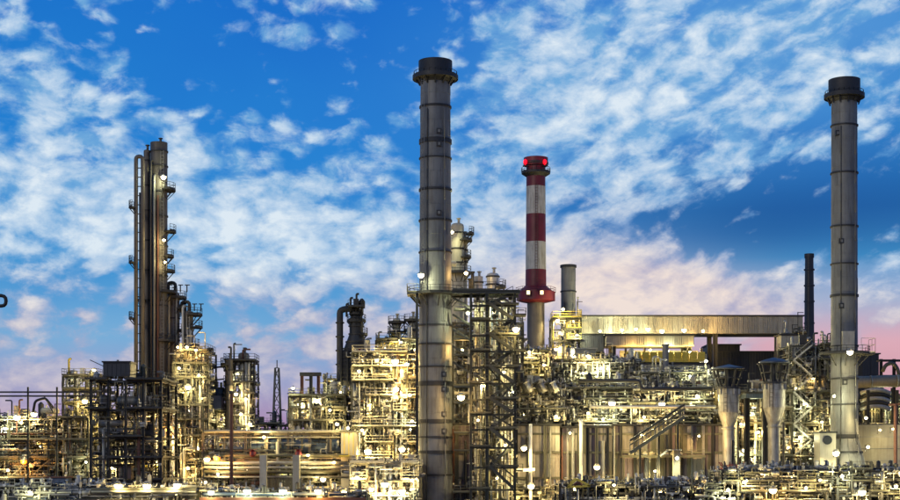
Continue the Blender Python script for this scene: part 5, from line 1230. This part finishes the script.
# ------------------------------------------------------------------ vessels, drums, exchangers standing on the decks
EQ = [
 ('DF', 'vessel', 104, 409, 8, 14, 'brown'), ('DF', 'drum', 128, 409, 22, 9, 'galv'), ('DF', 'cabinet', 148, 437, 10, 12, 'stackdk'), ('DF', 'exchanger', 112, 437, 24, 13, 'galv'), ('DF', 'drum', 140, 458, 24, 9, 'olive'), ('DF', 'vessel', 108, 458, 8, 13, 'olive'), ('DF', 'cabinet', 125, 480, 12, 12, 'plum'),
 ('LF', 'vessel', 8, 440, 9, 16, 'cream'), ('LF', 'drum', 40, 440, 24, 10, 'alu'), ('LF', 'exchanger', 68, 440, 20, 12, 'dark'), ('LF', 'vessel', 20, 458, 8, 14, 'alu'), ('LF', 'cabinet', 50, 458, 12, 12, 'olive'), ('LF', 'drum', 72, 458, 20, 9, 'galv'), ('LF', 'exchanger', 14, 478, 22, 12, 'rust'), ('LF', 'vessel', 76, 478, 9, 15, 'olive'),
 ('LF', 'drum', 50, 418, 18, 7, 'cream'), ('LF', 'cabinet', 22, 418, 8, 8, 'cream'),
 ('CT', 'vessel', 190, 378, 8, 12, 'cream'), ('CT', 'drum', 190, 406, 18, 8, 'alu'), ('CT', 'vessel', 182, 452, 9, 14, 'cream'), ('CT', 'exchanger', 194, 468, 20, 12, 'white'),
 ('RF', 'drum', 318, 408, 22, 8, 'cream'), ('RF', 'vessel', 296, 421, 8, 11, 'alu'), ('RF', 'exchanger', 328, 421, 18, 10, 'alu'), ('RF', 'vessel', 334, 396, 9, 14, 'cream'),
 ('BF', 'vessel', 362, 367, 10, 13, 'cream'), ('BF', 'drum', 384, 367, 20, 9, 'white'), ('BF', 'vessel', 408, 381, 10, 14, 'alu'), ('BF', 'exchanger', 372, 396, 22, 12, 'cream'), ('BF', 'cabinet', 398, 411, 12, 12, 'white'), ('BF', 'vessel', 364, 427, 11, 16, 'white'), ('BF', 'vessel', 388, 443, 12, 28, 'alu'), ('BF', 'drum', 408, 443, 20, 9, 'cream'), ('BF', 'exchanger', 374, 459, 20, 12, 'alu'), ('BF', 'cabinet', 404, 474, 16, 13, 'white'), ('BF', 'vessel', 366, 489, 9, 14, 'cream'),
 ('LBF', 'drum', 366, 480, 20, 9, 'white'), ('LBF', 'cabinet', 388, 492, 18, 12, 'white'), ('LBF', 'exchanger', 404, 480, 20, 10, 'cream'),
 ('CB', 'vessel', 460, 354, 10, 26, 'cream'), ('CB', 'vessel', 503, 354, 9, 26, 'alu'), ('CB', 'drum', 480, 370, 22, 9, 'alu'), ('CB', 'exchanger', 504, 386, 20, 12, 'cream'), ('CB', 'vessel', 463, 402, 10, 18, 'white'), ('CB', 'drum', 498, 418, 22, 10, 'cream'),
 ('CF', 'vessel', 562, 372, 8, 12, 'white'), ('CF', 'drum', 584, 372, 20, 8, 'alu'), ('CF', 'vessel', 606, 372, 8, 13, 'cream'), ('CF', 'vessel', 624, 384, 9, 14, 'white'), ('CF', 'exchanger', 594, 384, 22, 10, 'white'), ('CF', 'cabinet', 560, 384, 12, 9, 'cream'),
 ('CD', 'cooler', 530, 410, 22, 10, 'galv'), ('CD', 'cooler', 553, 410, 22, 10, 'olive'), ('CD', 'vessel', 546, 422, 6, 11, 'alu'), ('CD', 'drum', 532, 398, 20, 8, 'alu'),
 ('CE', 'cooler', 590, 400, 26, 10, 'galv'), ('CE', 'cooler', 632, 400, 28, 10, 'dark'), ('CE', 'cooler', 680, 400, 28, 10, 'olive'), ('CE', 'vessel', 652, 423, 9, 15, 'white'), ('CE', 'vessel', 578, 423, 7, 14, 'alu'), ('CE', 'drum', 690, 423, 22, 9, 'galv'), ('CE', 'exchanger', 630, 423, 22, 12, 'cream'), ('CE', 'vessel', 706, 412, 8, 14, 'olive'),
 ('HP', 'vessel', 752, 440, 10, 26, 'cream'), ('HP', 'vessel', 764, 408, 7, 12, 'galv'), ('HP', 'drum', 755, 456, 22, 9, 'white'), ('HP', 'exchanger', 752, 424, 18, 10, 'galv'), ('HP', 'vessel', 720, 408, 7, 14, 'cream'),
 ('LTW', 'vessel', 824, 376, 8, 13, 'galv'), ('LTW', 'drum', 820, 408, 20, 9, 'cream'), ('LTW', 'vessel', 802, 456, 12, 15, 'alu'), ('LTW', 'exchanger', 822, 440, 18, 12, 'galv'),
 ('RE', 'drum', 890, 410, 22, 9, 'cream'), ('RE', 'vessel', 872, 422, 8, 11, 'alu'), ('RE', 'exchanger', 902, 422, 20, 10, 'galv'),
 ('F3', 'drum', 604, 490, 24, 8, 'white'), ('F3', 'vessel', 640, 490, 9, 12, 'galv'), ('F3', 'exchanger', 674, 490, 24, 11, 'white'), ('F3', 'vessel', 702, 490, 8, 16, 'cream'),
 ('F4', 'drum', 745, 482, 26, 9, 'galv'), ('F4', 'exchanger', 796, 482, 24, 12, 'stackdk'), ('F4', 'vessel', 826, 482, 10, 16, 'bluegrey'), ('F4', 'drum', 878, 482, 26, 10, 'dark'), ('F4', 'vessel', 848, 482, 8, 14, 'white'), ('F4', 'cabinet', 766, 492, 14, 10, 'galv'), ('F4', 'cabinet', 900, 492, 14, 12, 'dark'),
 ('PR', 'vessel', 318, 486, 8, 14, 'cream'), ('PR', 'drum', 232, 459, 22, 9, 'alu'), ('PR', 'vessel', 226, 486, 9, 15, 'cream'), ('PR', 'exchanger', 336, 486, 18, 10, 'alu'),
]
for e in EQ: equip(*e)

# ------------------------------------------------------------------ lamps seen burning, with small ones added to brighten dim parts
L_ = lamp
for a in (('LF', 17, 417, 1.7, 2.2), ('LF', 34, 414, 1.5, 1.6), ('LF', 5, 428, 1.1, 1), ('LF', 41, 446, .7, .8), ('LF', 8, 470, .8, 1), ('LF', 60, 428, .7, .8), ('LF', 72, 447, .6, .5), ('LF', 86, 462, .5, .5),
          ('LT', 85, 401, 1.5, 1.6), ('LT', 94, 370, 1.0, .6), ('LT', 70, 376, .6, .5), ('LT', 78, 388, .6, .5),
          ('CT', 178, 347, .7, .6), ('CT', 187, 347, .9, .9), ('CT', 196, 350, .8, .7), ('CT', 188, 387, 1.4, 1.6), ('CT', 179, 368, .7, .8), ('CT', 199, 375, .6, .7), ('CT', 190, 410, 1.0, 1.2), ('CT', 180, 428, .8, 1), ('CT', 199, 448, 1.1, 1.3), ('CT', 188, 468, 1.0, 1.2), ('CT', 204, 482, 1.3, 1.3), ('CT', 203, 398, .6, .6),
          ('LC', 168, 437, 1.1, 1.6), ('LC', 169, 450, .8, 1), ('LC', 160, 412, .6, .8), ('LC', 104, 422, .7, 1.6), ('LC', 122, 447, .7, 1.6), ('LC', 140, 428, .7, 1.5), ('LC', 112, 468, .6, 1.4), ('LC', 146, 466, .6, 1.4), ('LC', 157, 462, .6, .6),  # small strong ones added to light the backdrop of the black frame
          ('SC', 238, 373, .8, .8), ('SC', 236, 394, 1.2, 1.2), ('SC', 241, 414, .9, .8), ('SC', 250, 424, 1.1, 1.1), ('SC', 235, 482, 1.0, 1), ('SC', 244, 483, .9, .8), ('SC', 246, 399, .6, .5), ('SC', 232, 440, .6, .6),
          ('SB', 227, 418, .8, .8), ('PR', 207, 459, 1.4, 1.5, 'bulb', 242), ('SB', 224, 443, .8, .6), ('SB', 212, 431, .5, .4),
          ('PR', 264, 437, .9, .8), ('PR', 323, 479, 1.3, .8), ('PR', 308, 455, .7, .3), ('PR', 287, 477, .6, .25), ('PR', 334, 462, .7, .3), ('PR', 218, 474, .7, .4), ('PR', 246, 470, .6, .3),
          ('RF', 293, 388, .8, .5), ('RF', 302, 406, 1.1, 1.1), ('RF', 321, 403, 1.1, 1.2), ('RF', 337, 424, 1.1, 1.2), ('RF', 311, 416, .8, .8), ('RF', 292, 412, .6, .6), ('RF', 330, 410, .7, .7),
          ('RG', 332, 381, .9, .8), ('RG', 342, 375, .8, .7), ('RG', 340, 392, .8, .8), ('RG', 328, 394, .6, .6),
          ('BF', 395, 361, 1.8, 2.2), ('BF', 407, 364, 1.2, 1.5), ('BF', 366, 351, 1.0, 1.1), ('BF', 378, 357, 1.0, 1.2), ('BF', 359, 371, .8, .8), ('BF', 396, 389, 1.4, 1.6), ('BF', 384, 400, .9, 1.0), ('BF', 410, 395, .8, .8), ('BF', 368, 405, .9, 1), ('BF', 376, 381, .8, 1), ('BF', 368, 451, 1.8, 2.2), ('BF', 402, 449, 1.6, 1.8), ('BF', 388, 424, .9, 1), ('BF', 412, 421, .8, .9), ('BF', 362, 430, .7, .8), ('BF', 390, 470, .9, 1), ('BF', 414, 468, .8, .9),
          ('BG', 401, 342, .8, .9), ('BG', 386, 348, .8, .9), ('BG', 414, 350, .8, .9),
          ('LBF', 385, 484, 1.7, 1.3), ('LBF', 371, 489, 1.3, 1.1), ('LBF', 402, 491, 1.5, 1.2), ('LBF', 357, 477, .8, .7), ('LBF', 412, 480, .9, .8),
          ('ST', 461, 397, 1.8, 2.2), ('ST', 516, 329, 1.6, 1.6), ('ST', 468, 313, 1.1, 1.2), ('ST', 494, 312, .7, .9), ('ST', 481, 345, .7, .9), ('ST', 508, 352, .7, .9), ('ST', 478, 420, .6, .7), ('ST', 504, 372, .6, .8), ('ST', 462, 350, .8, 1.1), ('ST', 466, 273, 1.1, .9), ('ST', 524, 448, 1.3, 2.6, 'bulb', 242), ('ST', 531, 486, 1.6, 2.8, 'bulb', 242), ('ST', 505, 445, .5, .7), ('ST', 497, 478, .5, .7), ('ST', 512, 392, .9, 1.0), ('ST', 482, 385, .6, .8),
          ('CG', 529, 352, 1.0, 1.1), ('CG', 544, 365, .7, .8), ('CF', 556, 349, 1.1, 1.3), ('CF', 574, 357, 1.1, 1.2), ('CF', 588, 356, 1.1, 1.2), ('CF', 601, 368, .8, .9), ('CF', 617, 371, .8, 1), ('CF', 634, 377, .7, .9), ('CF', 566, 375, .6, .7), ('CF', 583, 373, .6, .7),
          ('CD', 539, 399, .6, .7), ('CD', 556, 416, .6, .6), ('CD', 524, 414, .6, .6),
          ('CE', 612, 403, 1.7, 1.8), ('CE', 662, 404, 1.6, 1.7), ('CE', 636, 391, .6, .7), ('CE', 588, 413, .6, .7), ('CE', 697, 396, .9, 1), ('CE', 712, 393, .9, .9), ('CE', 644, 417, .7, .7), ('CE', 680, 412, .6, .7), ('CE', 603, 419, .6, .6),
          ('CH', 706, 361, 1.0, .9), ('CH', 690, 376, .6, .7), ('CH', 660, 380, .6, .6), ('CH', 712, 374, .7, .7),
          ('HP', 746, 450, 1.9, 2.2), ('HP', 755, 457, 1.1, 1.1), ('HP', 729, 412, .6, .7), ('HP', 772, 410, .6, .7), ('HP', 758, 432, .8, .9), ('HP', 719, 391, .8, .8), ('HP', 788, 447, .7, .8), ('HP', 752, 408, .6, .6), ('HP', 730, 437, .8, .9), ('HP', 741, 424, .6, .7),
          ('LTW', 792, 362, .8, .8), ('LTW', 813, 377, .6, .7), ('LTW', 804, 404, .6, .7), ('LTW', 822, 422, .7, .8), ('LTW', 800, 437, .8, .9), ('LTW', 813, 448, .8, .8), ('LTW', 796, 388, .6, .6),
          ('TW2', 786, 340, 1.1, 1.2), ('TW2', 799, 351, .8, .8), ('RD', 838, 372, .6, .7), ('RD', 826, 398, .6, .7), ('RD', 834, 420, .7, .8),
          ('RE', 873, 405, .7, .8), ('RE', 888, 394, .6, .6), ('RE', 897, 412, .7, .8),
          ('YP', 563, 309, .9, 1.1), ('YP', 557, 320, 1.0, 1.3), ('YP', 574, 321, .9, 1.1), ('YP', 560, 333, .9, 1), ('YP', 577, 335, .8, 1),
          ('F1', 118, 485.5, 1.6, .9), ('F1', 147, 485.5, 1.7, .9), ('F1', 177, 485, 1.5, .9), ('F1', 62, 489, .8, .5), ('F1', 30, 492, .9, .5), ('F1', 92, 492, .6, .4),
          ('F2', 211, 492, 1.3, .6), ('F2', 247, 491, 1.5, .8), ('F2', 283, 491, 1.5, .8), ('F2', 318, 491, 1.4, .8), ('F2', 345, 492, .8, .5),
          ('F3', 597, 467, 1.4, 3.5, 'bulb', 242), ('F3', 677, 458, 1.0, 2.2, 'bulb', 237), ('F3', 632, 486, .7, .7), ('F3', 570, 433, .5, 1.8, 'bulb', 244), ('F3', 641, 434, .5, 1.8, 'bulb', 244), ('F3', 699, 436, .5, 1.8, 'bulb', 244), ('F3', 655, 471, .6, 1.8, 'bulb', 243), ('F3', 700, 484, .8, .8), ('F3', 660, 492, .7, .6),  # small ones close before the furnace wall are added to brighten it
          ('F4', 773, 490, 1.7, 1.2), ('F4', 862, 492, 1.7, 1.2), ('F4', 836, 453, 1.6, 3.0, 'bulb', 244), ('F4', 868, 447, .8, 2.6, 'bulb', 244), ('RD', 834, 396, .7, 2.0, 'bulb', 247), ('RE', 866, 418, .7, 2.0, 'bulb', 248), ('F4', 820, 480, .6, .6), ('F4', 744, 482, .8, 1.2), ('F4', 896, 486, .9, 1.2), ('F4', 758, 474, .6, 1), ('F4', 790, 478, .7, 1.2), ('F4', 806, 488, .6, 1), ('F4', 842, 476, .8, 1.2), ('F4', 880, 474, .6, 1), ('F4', 728, 490, .8, 1.2), ('F3', 576, 488, .7, 1), ('F3', 614, 485, .6, 1), ('F3', 688, 489, .7, 1.2),  # small ones added to brighten the thickets and the right chimney's foot
          ('F5', 432, 494, .5, .3), ('F5', 545, 478, .7, .8)):
    L_(*a)
L_('PR', 217, 458, 1.7, 1.6, 'orange', 242); L_('LF', 24, 461, 1.8, 1.6, 'orange'); L_('LC', 166, 430, .9, 1.0, 'orange')
SPOT = []
def spot_lamp(label, px, py, Y, size, power):
    o = L_(None, px, py, size, power, Y=Y); o['label'] = label; o['category'] = 'lamp'
spot_lamp('floodlight high on the tallest distillation column, just below its cap', 163.5, 177, 269, 1.3, .9)
spot_lamp('floodlight halfway down the tallest distillation column above a landing', 164, 240, 269, .9, .5)
spot_lamp('floodlight on the tallest distillation column, over its third landing', 165, 262, 269, .6, .4)
spot_lamp('floodlight on the main chimney platform, against its left side', 421, 275, 239, 1.4, 1.3)
spot_lamp('floodlight near the top of the pale column beside the main chimney', 452, 232, 259, 1.1, 1.1)
spot_lamp('floodlight on the box of the right chimney platform', 850, 352, 246, 1.5, 1.5)
for i, (q, p, s_) in enumerate(((600, 331, .7), (622, 330, .8), (636, 329, .9), (648, 329, 1.0), (662, 331, 1.0), (684, 330, 1.0), (703, 331, .8))):
    spot_lamp('%s from the striped chimney of seven lamps along the long gallery edge' % NTH[i], q, p, 302.5, s_ * 1.3, 2.3)
for i, (q, p) in enumerate(((632, 352), (650, 350), (668, 351), (690, 352))):
    spot_lamp('%s from the striped chimney of four lamps over the yellow floor' % NTH[i], q, p, 298, .7, 2.0)
spot_lamp('wall lamp washing the left half of the pale tank', 880, 430, 259, .6, .8)
spot_lamp('wall lamp washing the middle of the pale tank behind the rust post', 893, 429, 259, .6, .8)
spot_lamp('bright lamp on the ledge of the floodlit cream box house', 348, 428, 240, .8, 1.4)

# ------------------------------------------------------------------ labels that single out each vessel and lamp
MATW = {'alu': 'silver', 'galv': 'grey', 'cream': 'cream', 'white': 'white', 'dark': 'black', 'olive': 'olive', 'rust': 'rusty', 'brown': 'brown', 'plum': 'plum grey', 'stackdk': 'charcoal', 'bluegrey': 'slate blue'}
for key, u in UNITS.items():
    if key == 'ST': names = ['top', 'second', 'third', 'fourth', 'fifth', 'sixth', 'lowest']
    else: names = ORD
    if len(u['zs']) == 1: names = ['only']
    elif len(u['zs']) > 1: names = ORD[:len(u['zs']) - 1] + ['lowest']
    for (k_, kind), lst in u['eq'].items():
        lst.sort(key=lambda e: e[0])
        seen = {}
        for (x, o, lk, mt, kk_) in lst: seen.setdefault(mt, []).append(o)
        for mt, os_ in seen.items():
            for j, o in enumerate(os_):
                lk = lst[0][2]
                pre = '' if len(os_) == 1 else NTH[j] + ' '
                o['label'] = '%s%s %s on the %s deck of %s' % (pre, MATW[mt], lk, names[k_], u['phrase'])
    zs = u['zs']
    buck = {}
    for (x, z, size, col, o) in u['lamps']:
        k_ = min(range(len(zs)), key=lambda i: abs(zs[i] - z + .8) if z > zs[i] - 1.5 else abs(zs[i] - z) + 2)
        buck.setdefault((k_, col), []).append((x, z, size, o))
    for (k_, col), lst in buck.items():
        lst.sort(key=lambda e: e[0])
        for j, (x, z, size, o) in enumerate(lst):
            adj = 'large' if size >= 1.3 else ('small' if size < .75 else '')
            base = ('orange lamp' if col == 'orange' else (adj + ' floodlight').strip())  # seen and added lamps share these words
            n_ = len(lst)
            if n_ == 1: o['label'] = '%s by the %s deck of %s' % (base, names[k_], u['phrase'])
            else: o['label'] = '%s %s from left by the %s deck of %s' % (NTH[j], base if False else ('orange lamp' if col == 'orange' else 'floodlight'), names[k_], u['phrase'])
            o['category'] = 'lamp'
            o['group'] = 'orange lamps' if col == 'orange' else 'floodlights burning around the plant'
